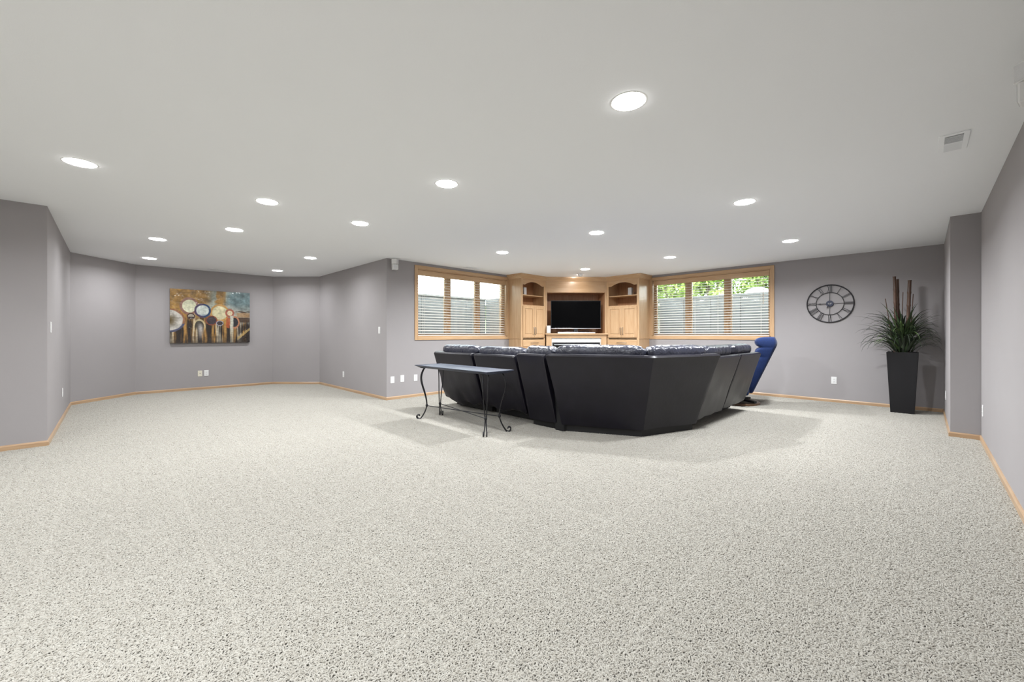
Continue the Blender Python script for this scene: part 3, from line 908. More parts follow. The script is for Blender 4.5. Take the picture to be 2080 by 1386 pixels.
# ------------------------------------------------------------------ painting
def painting():
    x0, x1, z0, z1 = .807, 2.141, .96, 2.03
    W, H_ = x1 - x0, z1 - z0
    root = empty('abstract_painting', ((x0 + x1) / 2, 10.35, z0), math.pi)
    tag(root, 'glossy abstract canvas of circles and dripping gold brown stripes', 'painting')
    MB().box(-W / 2, W / 2, .012, .046, 0, H_).build('canvas_edge', mat('canvas_edge', (.06, .045, .035), .5), root, bevel=0.003)
    MB().box(-W / 2 + .05, W / 2 - .05, .0005, .012, .05, H_ - .05).build('stretcher', M_brown, root)
    nx, nz = 330, 236
    V = []; Cc = []
    rs = np.random.RandomState(5)

    def vn(px, py, sc, seed=0.0): return noise.noise(Vector((px * sc, py * sc, seed)))
    def lerp(a, b, t): t = max(0, min(1, t)); return [a[i] + (b[i] - a[i]) * t for i in range(3)]
    def sstep(a, b, x): t = max(0, min(1, (x - a) / (b - a))); return t * t * (3 - 2 * t)
    gold = (.40, .26, .10); sage = (.42, .44, .38); teal = (.20, .27, .28); dk = (.045, .03, .02); cream = (.68, .66, .50)
    # ellipses: cx, cy (y from top), rx, ry, ring width, ring colour, fill colour
    ell = [(.225, .31, .115, .165, .030, (.32, .20, .16), (.62, .62, .48)),
           (-.01, .58, .19, .225, .028, (.34, .19, .11), (.56, .54, .50)),
           (.60, .42, .125, .17, .026, (.55, .36, .15), (.66, .62, .44)),
           (.385, .385, .105, .135, .026, (.12, .09, .16), (.62, .66, .62)),
           (.73, .42, .06, .085, .024, (.42, .18, .13), (.66, .58, .42)),
           (.245, .50, .05, .06, .014, (.10, .06, .05), (.55, .50, .42)),
           (.495, .57, .075, .095, .013, (.34, .12, .07), (.10, .08, .09)),
           (.60, .62, .048, .05, .010, (.45, .45, .50), (.10, .08, .08)),
           (.79, .60, .072, .13, .020, (.48, .26, .16), (.05, .05, .06))]
    for j in range(nz + 1):
        for i in range(nx + 1):
            s_ = i / nx; t = j / nz          # s_ from left in picture, t from top
            n1 = vn(s_, t, 5, 1.3); n2 = vn(s_, t, 14, 4.1); n3 = vn(s_ * 5, t * .35, 9, 7.7); n5 = vn(s_ * 14, t * .5, 9, 3.1); n4 = vn(s_, t, 40, 2.2)
            # upper background
            c = lerp(gold, sage, sstep(.34, .50, s_ + n1 * .12))
            c = lerp(c, gold, sstep(.53, .57, s_ + n2 * .03) * (1 - sstep(.66, .70, s_)))
            c = lerp(c, teal, sstep(.66, .80, s_ + n1 * .1))
            if s_ > .64: c = lerp(c, (.48, .46, .40), sstep(.24, .40, t + n1 * .1) * .8)
            k = 1 + .40 * n2 + .35 * n1 - .45 * max(0.0, vn(s_, t, 9, 11.0))
            c = [x * max(.2, k) for x in c]
            # lower drips
            low = sstep(.40, .62, t + n3 * .16 + n1 * .08)
            band = .5 + .5 * math.sin(s_ * 50 + 1.4 * vn(s_, t * .12, 4, 9.9))
            dr = lerp(dk, (.46, .29, .105), sstep(.12, .85, band * .75 + n3 * .7 + n5 * .45))
            dr = lerp(dr, (.62, .58, .48), sstep(.80, 1.0, .5 + .5 * math.sin(s_ * 22 + 1.1) + n3 * .4) * .65)
            dr = lerp(dr, (.05, .035, .025), sstep(.80, 1.05, t + n2 * .12) * .7)
            if s_ > .80: dr = lerp(dr, (.035, .025, .02), sstep(.82, .93, s_ + n1 * .1) * .8 * (1 - sstep(.0, .3, abs(t - .95 + (s_ - .8) * 1.2) < .05)))
            c = lerp(c, dr, low)
            # horizon strip on the right
            if s_ > .78 and .37 < t < .60:
                c = lerp(c, (.10, .06, .035), sstep(.78, .84, s_) * (.9 if (.375 + .02 * n2 < t < .40 + .01 * math.sin(s_ * 50)) or t > .50 else .0))
                if .41 < t < .50: c = lerp(c, (.42, .28, .15), .75 * sstep(.80, .84, s_))
            # arch
            ax, ay = (s_ - .345) / .075, (t - .70) / .15
            rr = math.hypot(ax, ay)
            fade = 1 - sstep(.66, .80, t + n3 * .05)
            rr += n2 * .05
            c = lerp(c, (.08, .075, .06), .9 * fade * (1 - sstep(.74, .82, rr)))
            c = lerp(c, (.62, .54, .36), .9 * fade * sstep(.74, .82, rr) * (1 - sstep(.97, 1.05, rr)))
            if abs(s_ - .36) < .045 and t > .58: c = lerp(c, (.50, .47, .44), sstep(.58, .74, t + n5 * .05) * sstep(.05, .0, abs(s_ - .36)) * (1 - sstep(.7, 1.0, t)) * 1.1)
            # circles
            for q, (cx_, cy_, rx_, ry_, rw, rc, fc) in enumerate(ell):
                dx, dy = (s_ - cx_) / rx_, (t - cy_) / ry_
                r_ = math.hypot(dx, dy) + n2 * .05 + n4 * .02
                if r_ < 1.0:
                    edge = 1 - rw / rx_
                    fcol = [x * (1 + .25 * n2 + .12 * n1) for x in fc]
                    if q == 1:
                        fcol = lerp((.16, .12, .05), fcol, sstep(.05, .75, r_))
                        rc2 = (.12, .13, .20) if dy > .25 else rc
                    elif q == 3:
                        rc2 = (.05, .10, .20) if dx > .1 else rc
                        if dy > .55: fcol = lerp(fcol, (.12, .20, .36), .8 * (.5 + .5 * math.sin(s_ * 420)))
                    elif q == 5: fcol = fcol if dy < .1 else [.06, .04, .03]; rc2 = rc
                    else: rc2 = rc
                    c = lerp(fcol, rc2, sstep(edge - .05, edge + .03, r_)) if r_ < .97 else lerp(c, rc2, (1 - r_) / .03)
            # orange patch and pale drip on the right
            if q is not None:
                if abs(s_ - .705) < .03 and .50 < t + n3 * .06 < .70: c = lerp(c, (.52, .17, .07), .85 * sstep(.03, .018, abs(s_ - .705 + n2 * .01)))
                wd = abs(s_ - .755 + n2 * .006)
                if wd < .03 and t > .47: c = lerp(c, (.62, .62, .54), sstep(.03, .010, wd) * (1 - .65 * sstep(.6, 1.0, t)))
            ln = abs((t - .86) + (s_ - .88) * 1.15 - .02 * n1)
            if s_ > .83 and ln < .035: c = lerp(c, (.50, .38, .18), .8 * sstep(.035, .02, ln + .01 * n5))
            k = 1 + .22 * n4 + .1 * n3
            Cc.append([max(0.004, min(1, max(0.0, x * k) ** 1.35 * 1.12)) for x in c] + [1.0])
            V.append((W / 2 - s_ * W, .0520 + .0020 * n2 + .0007 * n4, H_ - t * H_))
    F = []
    for j in range(nz):
        for i in range(nx):
            a = j * (nx + 1) + i
            F.append((a, a + nx + 1, a + nx + 2, a + 1))
    me = bpy.data.meshes.new('painted_surface'); me.from_pydata(V, [], F)
    at = me.color_attributes.new('paint', 'FLOAT_COLOR', 'POINT')
    at.data.foreach_set('color', np.array(Cc, dtype=np.float32).ravel())
    me.polygons.foreach_set('use_smooth', [True] * len(F))
    m = mat('painted_canvas', (.4, .3, .2), .22, coat=1.0)
    nt = m.node_tree; an = nt.nodes.new('ShaderNodeAttribute'); an.attribute_name = 'paint'
    nt.links.new(an.outputs['Color'], nt.nodes['Principled BSDF'].inputs['Base Color'])
    link('painted_surface', me, m, root)


painting()

# ------------------------------------------------------------------ sectional sofa
sofa = empty('sectional_sofa', (4.4, 2.9, 0))
tag(sofa, 'large black leather reclining sectional sofa seen from behind', 'sofa')
SO = Vector((4.4, 2.9))


def sweep(path, prof, name, m, parent, n0=None, n1=None, step=.05, endr=.02, disp=None, smooth=40, taper=None):
    """sweep a closed profile (d,z), d outward (right of travel), along a 2-D path with rounded ends"""
    P = [Vector(p) for p in path]
    segn = []
    for i in range(len(P) - 1):
        d = (P[i + 1] - P[i]).normalized(); segn.append(Vector((d.y, -d.x)))
    vn_ = []
    for i in range(len(P)):
        if i == 0: a = Vector(n0) if n0 else segn[0]; k = 1 / max(.3, a.dot(segn[0]))
        elif i == len(P) - 1: a = Vector(n1) if n1 else segn[-1]; k = 1 / max(.3, a.dot(segn[-1]))
        else: a = (segn[i - 1] + segn[i]).normalized(); k = 1 / max(.3, a.dot(segn[i]))
        vn_.append(a * k)
    total = sum((P[i + 1] - P[i]).length for i in range(len(P) - 1))
    st = []      # (pos, normal, s)
    acc = 0
    for i in range(len(P) - 1):
        L_ = (P[i + 1] - P[i]).length; n = max(2, int(L_ / step))
        ts = [k / n for k in range(n)] + ([1.0] if i == len(P) - 2 else [])
        if i == 0: ts = [0, min(.4, .25 * endr / L_), min(.4, endr / L_)] + [t for t in ts if t > endr / L_ * 1.3]
        if i == len(P) - 2: ts = [t for t in ts if t < 1 - endr / L_ * 1.3] + [1 - endr / L_, 1 - .25 * endr / L_, 1.0]
        for t in ts:
            st.append((P[i].lerp(P[i + 1], t), vn_[i].lerp(vn_[i + 1], t), acc + t * L_))
        acc += L_
    cdv = Vector((sum(p[0] for p in prof) / len(prof), sum(p[1] for p in prof) / len(prof)))
    k = len(prof); V = []
    for (q, nn, s_) in st:
        e = min(s_, total - s_)
        ins = 0
        if e < endr: ins = endr * (1 - math.sqrt(max(0, 1 - (1 - e / endr) ** 2)))
        sc = taper(s_ / total) if taper else 1.0
        for (d, z) in prof:
            pv = Vector((d, z)); rel = pv - cdv
            if sc != 1.0: rel = rel * sc
            L_ = rel.length
            if ins and L_ > 1e-6: rel = rel * max(.02, (L_ - ins) / L_)
            dd, zz = cdv + rel
            if disp:
                f = disp(s_, s_ / total, dd, zz)
                if L_ > 1e-6: dd += f * rel.x / L_; zz += f * rel.y / L_
            w = q + nn * dd
            V.append((w.x - SO.x, w.y - SO.y, zz))
    F = []
    for i in range(len(st) - 1):
        for j in range(k):
            j2 = (j + 1) % k
            F.append((i * k + j, (i + 1) * k + j, (i + 1) * k + j2, i * k + j2))
    F.append(tuple(range(k))); F.append(tuple(reversed(range((len(st) - 1) * k, len(st) * k))))
    return MB().add(V, F).build(name, m, parent, smooth=smooth)


def dense(prof, step=.05):
    out = []
    n = len(prof)
    for i in range(n):
        a = Vector(prof[i]); b = Vector(prof[(i + 1) % n]); L_ = (b - a).length
        m_ = max(1, int(L_ / step))
        for k in range(m_): out.append(tuple(a.lerp(b, k / m_)))
    return out


UL, VR = 3.72, 1.88      # outer bottom line of the left run / right run
S0, S1, S2, S3, S4 = (UL, 5.25), (UL, 2.955), (4.125, 2.145), (4.90, VR), (6.72, VR)
rec_prof = dense([(-.05, .11), (-.005, .135), (.025, .22), (.07, .36), (.12, .52), (.17, .68), (.213, .82), (.224, .853), (.212, .872), (.18, .880), (.10, .878), (.02, .86), (-.05, .55), (-.12, .2)], .045)
con_prof = dense([(-.03, .09), (0, .095), (.08, .36), (.16, .62), (.225, .85), (.236, .888), (.222, .905), (.19, .910), (.10, .905), (.03, .88), (-.05, .55), (-.12, .2)], .05)
cor_prof = dense([(-.03, .088), (0, .090), (.085, .36), (.168, .62), (.243, .86), (.258, .895), (.245, .914), (.21, .920), (.12, .916), (.03, .90), (-.05, .55), (-.12, .2)], .05)


def crumple(seed, amt, zmax):
    def f(s_, t, d, z):
        k = max(0, min(1, (zmax - z) / zmax)) ** 1.2
        v = noise.noise(Vector((s_ * 3.2 + seed, z * 4.5, d * 2 + seed * .7)))
        w = noise.noise(Vector((s_ * 7 + z * 6 + seed, z * 3 - s_ * 4, seed)))
        return amt * k * (v * 1.2 + w * .7) + .004 * v
    return f


Vn = [(-1, 0), (0, -1)]
units_left = [('back_panel', 5.25, 4.35, rec_prof, crumple(1.1, .075, .60)), ('back_panel', 4.295, 3.51, rec_prof, crumple(5.7, .065, .52)), ('back_panel', 3.465, 3.035, con_prof, crumple(9.2, .012, .5))]
for nm, a, b, pf, dsp in units_left:
    sweep([(UL, a), (UL, b)], pf, nm, M_leather, sofa, disp=dsp)
sweep([S1, S2, S3], cor_prof, 'back_panel', M_leather, sofa, n0=(-1, 0), n1=(0, -1), disp=crumple(3.3, .006, .6), endr=.015)
for a, b, sd_ in ((4.93, 5.775, 12.4), (5.795, 6.72, 15.8)):
    sweep([(a, VR), (b, VR)], rec_prof, 'back_panel', M_leather, sofa, disp=crumple(sd_, .035, .62))

# plinth and mechanism bases
sweep([(UL, 3.06), (UL, 2.93)], [(-.02, 0), (.03, .5), (.06, .84), (-.30, .84), (-.60, .45), (-.60, 0)], 'gap_light_blocker', M_black, sofa, endr=.004)  # black filler added to block light leaking through the console gap
bp = [(-.07, 0), (-.07, .09), (-.70, .09), (-.70, 0)]
sweep([S1, S2, S3], [(-.045, 0), (-.045, .092), (-.65, .092), (-.65, 0)], 'plinth', M_black, sofa, n0=(-1, 0), n1=(0, -1), endr=.004)
sweep([(UL, 3.45), (UL, 3.05)], [(-.06, 0), (-.06, .10), (-.80, .10), (-.80, 0)], 'plinth', M_black, sofa, endr=.004)
for a, b in ((5.20, 4.36), (4.27, 3.50)):
    sweep([(UL, a), (UL, b)], [(-.18, .03), (-.18, .14), (-.80, .14), (-.80, .03)], 'recliner_base', M_black, sofa, endr=.004)
for a, b in ((4.97, 5.74), (5.83, 6.68)):
    sweep([(a, VR), (b, VR)], [(-.18, .03), (-.18, .14), (-.80, .14), (-.80, .03)], 'recliner_base', M_black, sofa, endr=.004)
for (x, y) in [(UL + .30, 5.12), (UL + .30, 4.40), (UL + .30, 4.20), (UL + .30, 3.56), (UL + .74, 5.12), (UL + .74, 3.56), (5.05, VR + .30), (5.66, VR + .30), (5.90, VR + .30), (6.60, VR + .30), (5.05, VR + .74), (6.60, VR + .74)]:
    MB().lathe([(.022, 0), (.024, .02), (.018, .035)], 14, (x - SO.x, y - SO.y, 0)).build('foot', M_black, sofa, smooth=40)

# seats, inner back cushions
seat_prof = dense([(-.13, .14), (-.13, .42), (-.20, .47), (-.55, .49), (-.86, .47), (-.93, .42), (-.94, .20), (-.90, .14)], .08)
inner_prof = dense([(-.02, .44), (-.005, .86), (-.04, .90), (-.16, .90), (-.22, .84), (-.27, .66), (-.28, .50), (-.24, .44)], .06)
for a, b in ((5.03, 4.33), (4.30, 3.48), (3.45, 3.03)):
    sweep([(UL, a), (UL, b)], seat_prof, 'seat_cushion', M_leather_c, sofa, endr=.05, step=.1)
    sweep([(UL, a), (UL, b)], inner_prof, 'back_cushion', M_leather_c, sofa, endr=.05, step=.1)
for a, b in ((4.95, 5.77), (5.80, 6.50)):
    sweep([(a, VR), (b, VR)], seat_prof, 'seat_cushion', M_leather_c, sofa, endr=.05, step=.1)
    sweep([(a, VR), (b, VR)], inner_prof, 'back_cushion', M_leather_c, sofa, endr=.05, step=.1)
sweep([S1, S2, S3], seat_prof, 'seat_cushion', M_leather_c, sofa, n0=(-1, 0), n1=(0, -1), endr=.04, step=.1)
sweep([S1, S2, S3], inner_prof, 'back_cushion', M_leather_c, sofa, n0=(-1, 0), n1=(0, -1), endr=.04, step=.1)
arm_prof = dense([(-.16, .12), (-.16, .52), (-.20, .60), (-.80, .60), (-.90, .54), (-.92, .12)], .08)
sweep([(UL, 5.24), (UL, 5.05)], arm_prof, 'armrest', M_leather_c, sofa, endr=.05, step=.04)
sweep([(6.52, VR), (6.71, VR)], arm_prof, 'armrest', M_leather_c, sofa, endr=.05, step=.04)


def ellipse(cd_, cz, rd, rz_, n=22, e=.75):
    out = []
    for k in range(n):
        t = 2 * math.pi * k / n
        c, s_ = math.cos(t), math.sin(t)
        out.append((cd_ + rd * math.copysign(abs(c) ** e, c), cz + rz_ * math.copysign(abs(s_) ** e, s_)))
    return out


def puff(seed, amt):
    def f(s_, t, d, z):
        a = noise.noise(Vector((s_ * 16 + seed, d * 6, z * 6)))
        b = noise.noise(Vector((s_ * 30 + d * 20 + seed, d * 9, z * 14)))
        edge = 1 - min(1, min(s_, 1) / .0001) if False else 1
        return amt * (a * .8 + b * .55 - .3 * abs(a))
    return f


def endtaper(t):
    e = min(t, 1 - t) * 2
    return .55 + .45 * min(1, e / .30) ** .5


heads = [([(UL, 5.17), (UL, 4.34)], .955, .062), ([(UL, 4.31), (UL, 3.45)], .948, .062), ([(UL, 3.42), (UL, 2.98)], .965, .068)]
for pth, zc, rz_ in heads:
    sweep(pth, ellipse(.055, zc - .045, .105, rz_ + .012), 'head_cushion', M_leather_c, sofa, endr=.05, step=.018, disp=puff(pth[0][1], .009), taper=endtaper, smooth=60)
cmid = Vector(S2)
n2a = (Vector((-.914, -.407)) + Vector((-.36, -.933))).normalized()
sweep([(UL, 2.95), S2], ellipse(.06, .942, .115, .078), 'head_cushion', M_leather_c, sofa, n0=(-1, 0), n1=tuple(n2a), endr=.05, step=.018, disp=puff(21, .010), taper=endtaper, smooth=60)
sweep([S2, (4.87, VR + .01)], ellipse(.06, .942, .115, .076), 'head_cushion', M_leather_c, sofa, n0=tuple(n2a), n1=(0, -1), endr=.05, step=.018, disp=puff(27, .010), taper=endtaper, smooth=60)
for a, b, sd_ in ((4.92, 5.74, 33), (5.76, 6.60, 39)):
    sweep([(a, VR), (b, VR)], ellipse(.045, .930, .11, .072), 'head_cushion', M_leather_c, sofa, endr=.05, step=.02, disp=puff(sd_, .009), taper=endtaper, smooth=60)

# ------------------------------------------------------------------ iron sofa table
tb = empty('sofa_table', (3.11, 4.07, 0))
tag(tb, 'narrow black wrought iron console table with scroll feet behind the sofa', 'table')
TZ = .725
hx, hy = .21, .735
top = MB()
b = .035
ring = [(-hx, -hy), (hx, -hy), (hx, hy), (-hx, hy)]
inn = [(-hx + .05, -hy + .05), (hx - .05, -hy + .05), (hx - .05, hy - .05), (-hx + .05, hy - .05)]
V = [(x, y, TZ) for x, y in ring] + [(x, y, TZ - .006) for x, y in ring] + [(x, y, TZ - .036) for x, y in inn] + [(x * .97, y * .99, TZ - .003) for x, y in ring]
F = [(8, 11, 10, 9)]
for i in range(4):
    j = (i + 1) % 4
    F += [(i, j, 12 + j, 12 + i), (4 + i, 4 + j, j, i), (8 + i, 8 + j, 4 + j, 4 + i)]
F.append((12, 13, 14, 15))
top.add(V, F).build('tabletop', M_table, tb)
# legs: a pair of flat bars per corner, bowing out along the diagonal, pinched near the floor, scroll foot
for sx in (-1, 1):
    for sy in (-1, 1):
        out = Vector((sx * .70, sy * .714, 0)).normalized(); tan = Vector((-out.y, out.x, 0))
        base = Vector((sx * .105, sy * .60, 0))
        prof = [(.02, TZ - .030, .030), (.045, .665, .031), (.07, .60, .030), (.075, .53, .028), (.058, .45, .024), (.030, .36, .019), (.008, .27, .013), (.000, .20, .008), (.004, .165, .006), (.018, .12, .008), (.040, .075, .011), (.060, .042, .014), (.080, .016, .017),
                (.098, .0075, .019), (.118, .012, .019), (.132, .028, .019), (.132, .048, .019), (.118, .060, .019), (.103, .055, .019), (.099, .043, .019)]
        leg = empty('leg_frame') if False else None
        L1 = MB()
        for sg in (-1, 1):
            pts = [base + out * o_ + tan * (sg * w_) + Vector((0, 0, z_)) for (o_, z_, w_) in prof]
            # smooth the path
            sm = []
            for i in range(len(pts) - 1):
                p0 = pts[max(0, i - 1)]; p1 = pts[i]; p2 = pts[i + 1]; p3 = pts[min(len(pts) - 1, i + 2)]
                for k in range(3):
                    t = k / 3
                    sm.append(.5 * ((2 * p1) + (p2 - p0) * t + (2 * p0 - 5 * p1 + 4 * p2 - p3) * t * t + (3 * p1 - p0 - 3 * p2 + p3) * t ** 3))
            sm.append(pts[-1])
            L1.tube(sm, .0068, 8)
        lg = L1.build('leg', M_iron, tb, smooth=50)
        c = base + Vector((0, 0, .185))
        MB().lathe([(.013, -.016), (.017, -.010), (.017, .010), (.013, .016)], 14, tuple(c)).build('collar', M_iron, lg, smooth=40)
        c2 = base + out * .025
        MB().box(c2.x - .045, c2.x + .045, c2.y - .045, c2.y + .045, TZ - .040, TZ - .034).build('mount_plate', M_iron, lg, bevel=.002)
st = MB()
st.tube([(-.105, -.60, .185), (.105, .60, .185)], .0055, 8); 
st.build('stretcher', M_iron, tb, smooth=50)
MB().tube([(-.105, .60, .182), (.105, -.60, .182)], .0055, 8).build('stretcher', M_iron, tb, smooth=50)

# ------------------------------------------------------------------ blue recliner chair
ch = empty('recliner_chair', (7.29, 2.35, 0), R(13))
tag(ch, 'royal blue upholstered swivel recliner chair beyond the sofa end', 'chair')


def rr_section(w, d0, d1, n=28, e=.35):
    """rounded rectangle in x / depth"""
    cx_, rx = 0, w / 2; cy_, ry = (d0 + d1) / 2, (d1 - d0) / 2
    o = []
    for k in range(n):
        t = 2 * math.pi * k / n; c, s_ = math.cos(t), math.sin(t)
        o.append((cx_ + rx * math.copysign(abs(c) ** e, c), cy_ + ry * math.copysign(abs(s_) ** e, s_)))
    return o


def back_loft():
    # stations up the back: height along slope, rear offset, thickness, width
    S = [(.20, .10, .58), (.24, .13, .62), (.32, .15, .64), (.40, .17, .64), (.52, .17, .64), (.62, .175, .64), (.70, .18, .645), (.765, .20, .65), (.785, .150, .64), (.81, .225, .655), (.87, .265, .66), (.915, .262, .66), (.935, .200, .645), (.955, .285, .66), (1.01, .315, .655), (1.055, .29, .635), (1.085, .22, .59), (1.098, .12, .52)]
    V = []; n = 28
    for (z, th, w) in S:
        rear = -.43 - .425 * (z - .22)
        if z > 1.0: rear += (z - 1.0) * .9
        for (x, y) in rr_section(w, rear, rear + th): V.append((x, y, z))
    F = []
    for i in range(len(S) - 1):
        for k in range(n):
            k2 = (k + 1) % n
            F.append((i * n + k, i * n + k2, (i + 1) * n + k2, (i + 1) * n + k))
    F.append(tuple(reversed(range(n)))); F.append(tuple((len(S) - 1) * n + k for k in range(n)))
    o = MB().add(V, F).build('backrest', M_blue, ch, smooth=80)
    m = o.modifiers.new('sub', 'SUBSURF'); m.levels = 1; m.render_levels = 1
    return o


back_loft()
MB().box(-.285, .285, -.40, .38, .24, .48).build('seat', M_blue, ch, bevel=.06, seg=4, smooth=60)
for sx in (-1, 1):
    a, b = sorted((sx * .29, sx * .40))
    MB().box(a, b, -.38, .36, .18, .60).build('armrest', M_blue, ch, bevel=.045, seg=4, smooth=60)
MB().box(-.27, .27, .38, .44, .16, .44).build('footrest', M_blue, ch, bevel=.025, seg=3, smooth=60)
MB().lathe([(.06, .05), (.05, .08), (.045, .20), (.10, .24)], 20, (.03, -.14, 0)).build('swivel_column', M_black, ch, smooth=40)
MB().box(-.20, .20, -.32, .22, .19, .21).build('mechanism_plate', M_black, ch, bevel=.004)
for k in range(4):
    a = R(45 + 90 * k + 12)
    MB().bar((.03, -.16, .075), (.03 + .36 * math.cos(a), -.16 + .36 * math.sin(a), .062), .06, .03).build('base_arm', M_black, ch, bevel=.006)
MB().lathe([(.29, 0), (.36, 0), (.365, .012), (.36, .034), (.345, .042), (.30, .042), (.285, .03)], 48, (.03, -.16, 0), cap=False).build('base_ring', M_brown, ch, smooth=45)

# ------------------------------------------------------------------ clock
def clock():
    root = empty('wall_clock', (8.55, 1.102, 1.648), math.pi / 2)
    tag(root, 'round black metal skeleton wall clock with roman numerals', 'clock')
    # local: x along +v (picture left), y into room; use X = -x for picture right
    Ro, Ri = .318, .185
    def P(ang, r): return Vector((-r * math.sin(ang), .018, r * math.cos(ang)))      # ang clockwise from 12 as seen from the room
    def circ(r, n=72): return [P(2 * math.pi * k / n, r) for k in range(n)]
    MB().tube(circ(Ro - .007), .0085, 8, closed=True).build('outer_ring', M_iron, root, smooth=60)
    MB().tube(circ(Ri), .0048, 8, closed=True).build('inner_ring', M_iron, root, smooth=60)
    num = ['XII', 'I', 'II', 'III', 'IV', 'V', 'VI', 'VII', 'VIII', 'IX', 'X', 'XI']
    r0, r1 = Ri + .004, Ro - .012
    for k, s_ in enumerate(num):
        ang = 2 * math.pi * k / 12
        wd = {'I': .016, 'V': .036, 'X': .036}
        tot = sum(wd[c] for c in s_); x = -tot / 2
        mb = MB()
        e = P(ang, 1) - P(ang, 0); er = Vector((e.x, 0, e.z)); et = Vector((-math.cos(ang), 0, -math.sin(ang)))   # tangent, picture clockwise
        def Q(tx, r): return er * r + et * tx + Vector((0, .018, 0))
        for c in s_:
            w = wd[c]; xc = x + w / 2
            if c == 'I': mb.bar(Q(xc, r0), Q(xc, r1), .0055, .005, (0, 1, 0))
            elif c == 'V':
                mb.bar(Q(x + .004, r1), Q(xc, r0), .006, .005, (0, 1, 0)); mb.bar(Q(x + w - .004, r1), Q(xc, r0), .004, .005, (0, 1, 0))
            else:
                mb.bar(Q(x + .004, r1), Q(x + w - .004, r0), .006, .005, (0, 1, 0)); mb.bar(Q(x + w - .004, r1), Q(x + .004, r0), .004, .005, (0, 1, 0))
            x += w
        mb.build('numeral', M_iron, root)
    for k in range(4):
        a = math.pi / 2 * k
        MB().bar(P(a, .045), P(a, Ri), .006, .005, (0, 1, 0)).build('spoke', M_iron, root)
    def disc(r, y0, y1, m, nm, par):
        V = []; n = 32
        for y in (y0, y1):
            for k in range(n):
                t = 2 * math.pi * k / n; V.append((r * math.cos(t), y, r * math.sin(t)))
        F = [tuple(range(n)), tuple(reversed(range(n, 2 * n)))] + [(k, (k + 1) % n, n + (k + 1) % n, n + k) for k in range(n)]
        return MB().add(V, F).build(nm, m, par, bevel=.002)
    hb = disc(.05, .001, .030, M_navy, 'hub', root)
    MB().box(-.026, .026, .030, .0308, .004, .008).build('dial_text_line', M_silver, hb)
    MB().box(-.018, .018, .030, .0308, -.010, -.007).build('dial_text_line', M_silver, hb)
    def hand(ang, L_, w, nm):
        mb = MB(); e = P(ang, 1) - P(ang, 0)
        e.y = 0
        o = Vector((0, .034, 0))
        mb.bar(o - e * .02, o + e * L_, w, .003, (0, 1, 0))
        t = Vector((e.z, 0, -e.x))
        tip = o + e * (L_ + .03)
        mid_ = o + e * (L_ - .005)
        V = [mid_ - e * .015, mid_ + t * w * 1.8, tip, mid_ - t * w * 1.8]
        V = V + [v + Vector((0, .003, 0)) for v in V]
        mb.add(V, [(0, 1, 2, 3), (4, 7, 6, 5), (0, 4, 5, 1), (1, 5, 6, 2), (2, 6, 7, 3), (3, 7, 4, 0)])
        mb.build(nm, M_iron, root)
    hand(R(207), .060, .006, 'hour_hand')
    hand(R(269), .130, .005, 'minute_hand')
    for a in (0, math.pi):
        MB().tube([P(a, Ro - .007) + Vector((0, -.0175, 0)), P(a, Ro - .007)], .004, 6).build('standoff', M_iron, root)


clock()

# ------------------------------------------------------------------ planter
pl = empty('tall_planter', (8.17, .217, 0))
tag(pl, 'tall tapered square black planter with ornamental grass and bamboo poles', 'plant')
tb_, tt_ = .125, .167
hh = .88
V = []
for (r, z) in ((tb_, 0), (tt_, hh), (tt_ - .016, hh), (tt_ - .022, hh - .06)):
    V += [(-r, -r, z), (r, -r, z), (r, r, z), (-r, r, z)]
F = [(0, 3, 2, 1), (12, 13, 14, 15)]
for l in range(3):
    for k in range(4):
        k2 = (k + 1) % 4; F.append((l * 4 + k, l * 4 + k2, l * 4 + 4 + k2, l * 4 + 4 + k))
MB().add(V, F).build('pot', M_pot, pl, bevel=.005)
MB().box(-.144, .144, -.144, .144, hh - .058, hh - .045).build('soil', M_soil, pl)


def bamboo(x, y, x2, y2, top, r):
    m = MB(); pts = []; rr = []
    z0 = hh - .06; n = 6
    for k in range(n):
        t0 = k / n; t1 = (k + 1) / n
        for t, q in ((t0 + .005, 1.12), (t0 + .02, .98), (t1 - .02, .96), (t1 - .005, 1.12)):
            pts.append((x + (x2 - x) * t, y + (y2 - y) * t, z0 + (top - z0) * t)); rr.append(r * q)
    m.tube(pts, rr, 10).build('bamboo_pole', M_bamboo, pl, smooth=50)


bamboo(-.04, .055, -.03, .085, 1.985, .0185)
bamboo(.03, .035, .04, .055, 1.95, .016)
bamboo(-.02, -.045, -.05, -.075, 1.915, .0205)
for (x, y, x2, y2, tp) in ((-.02, .02, -.02, -.005, 1.745), (-.05, .08, -.07, .18, 1.66), (.03, -.05, .02, -.06, 1.75), (.05, -.06, .06, -.11, 1.72)):
    MB().tube([(x, y, hh - .06), (x2, y2, tp)], .005, 6).build('reed_stick', M_bamboo, pl, smooth=50)

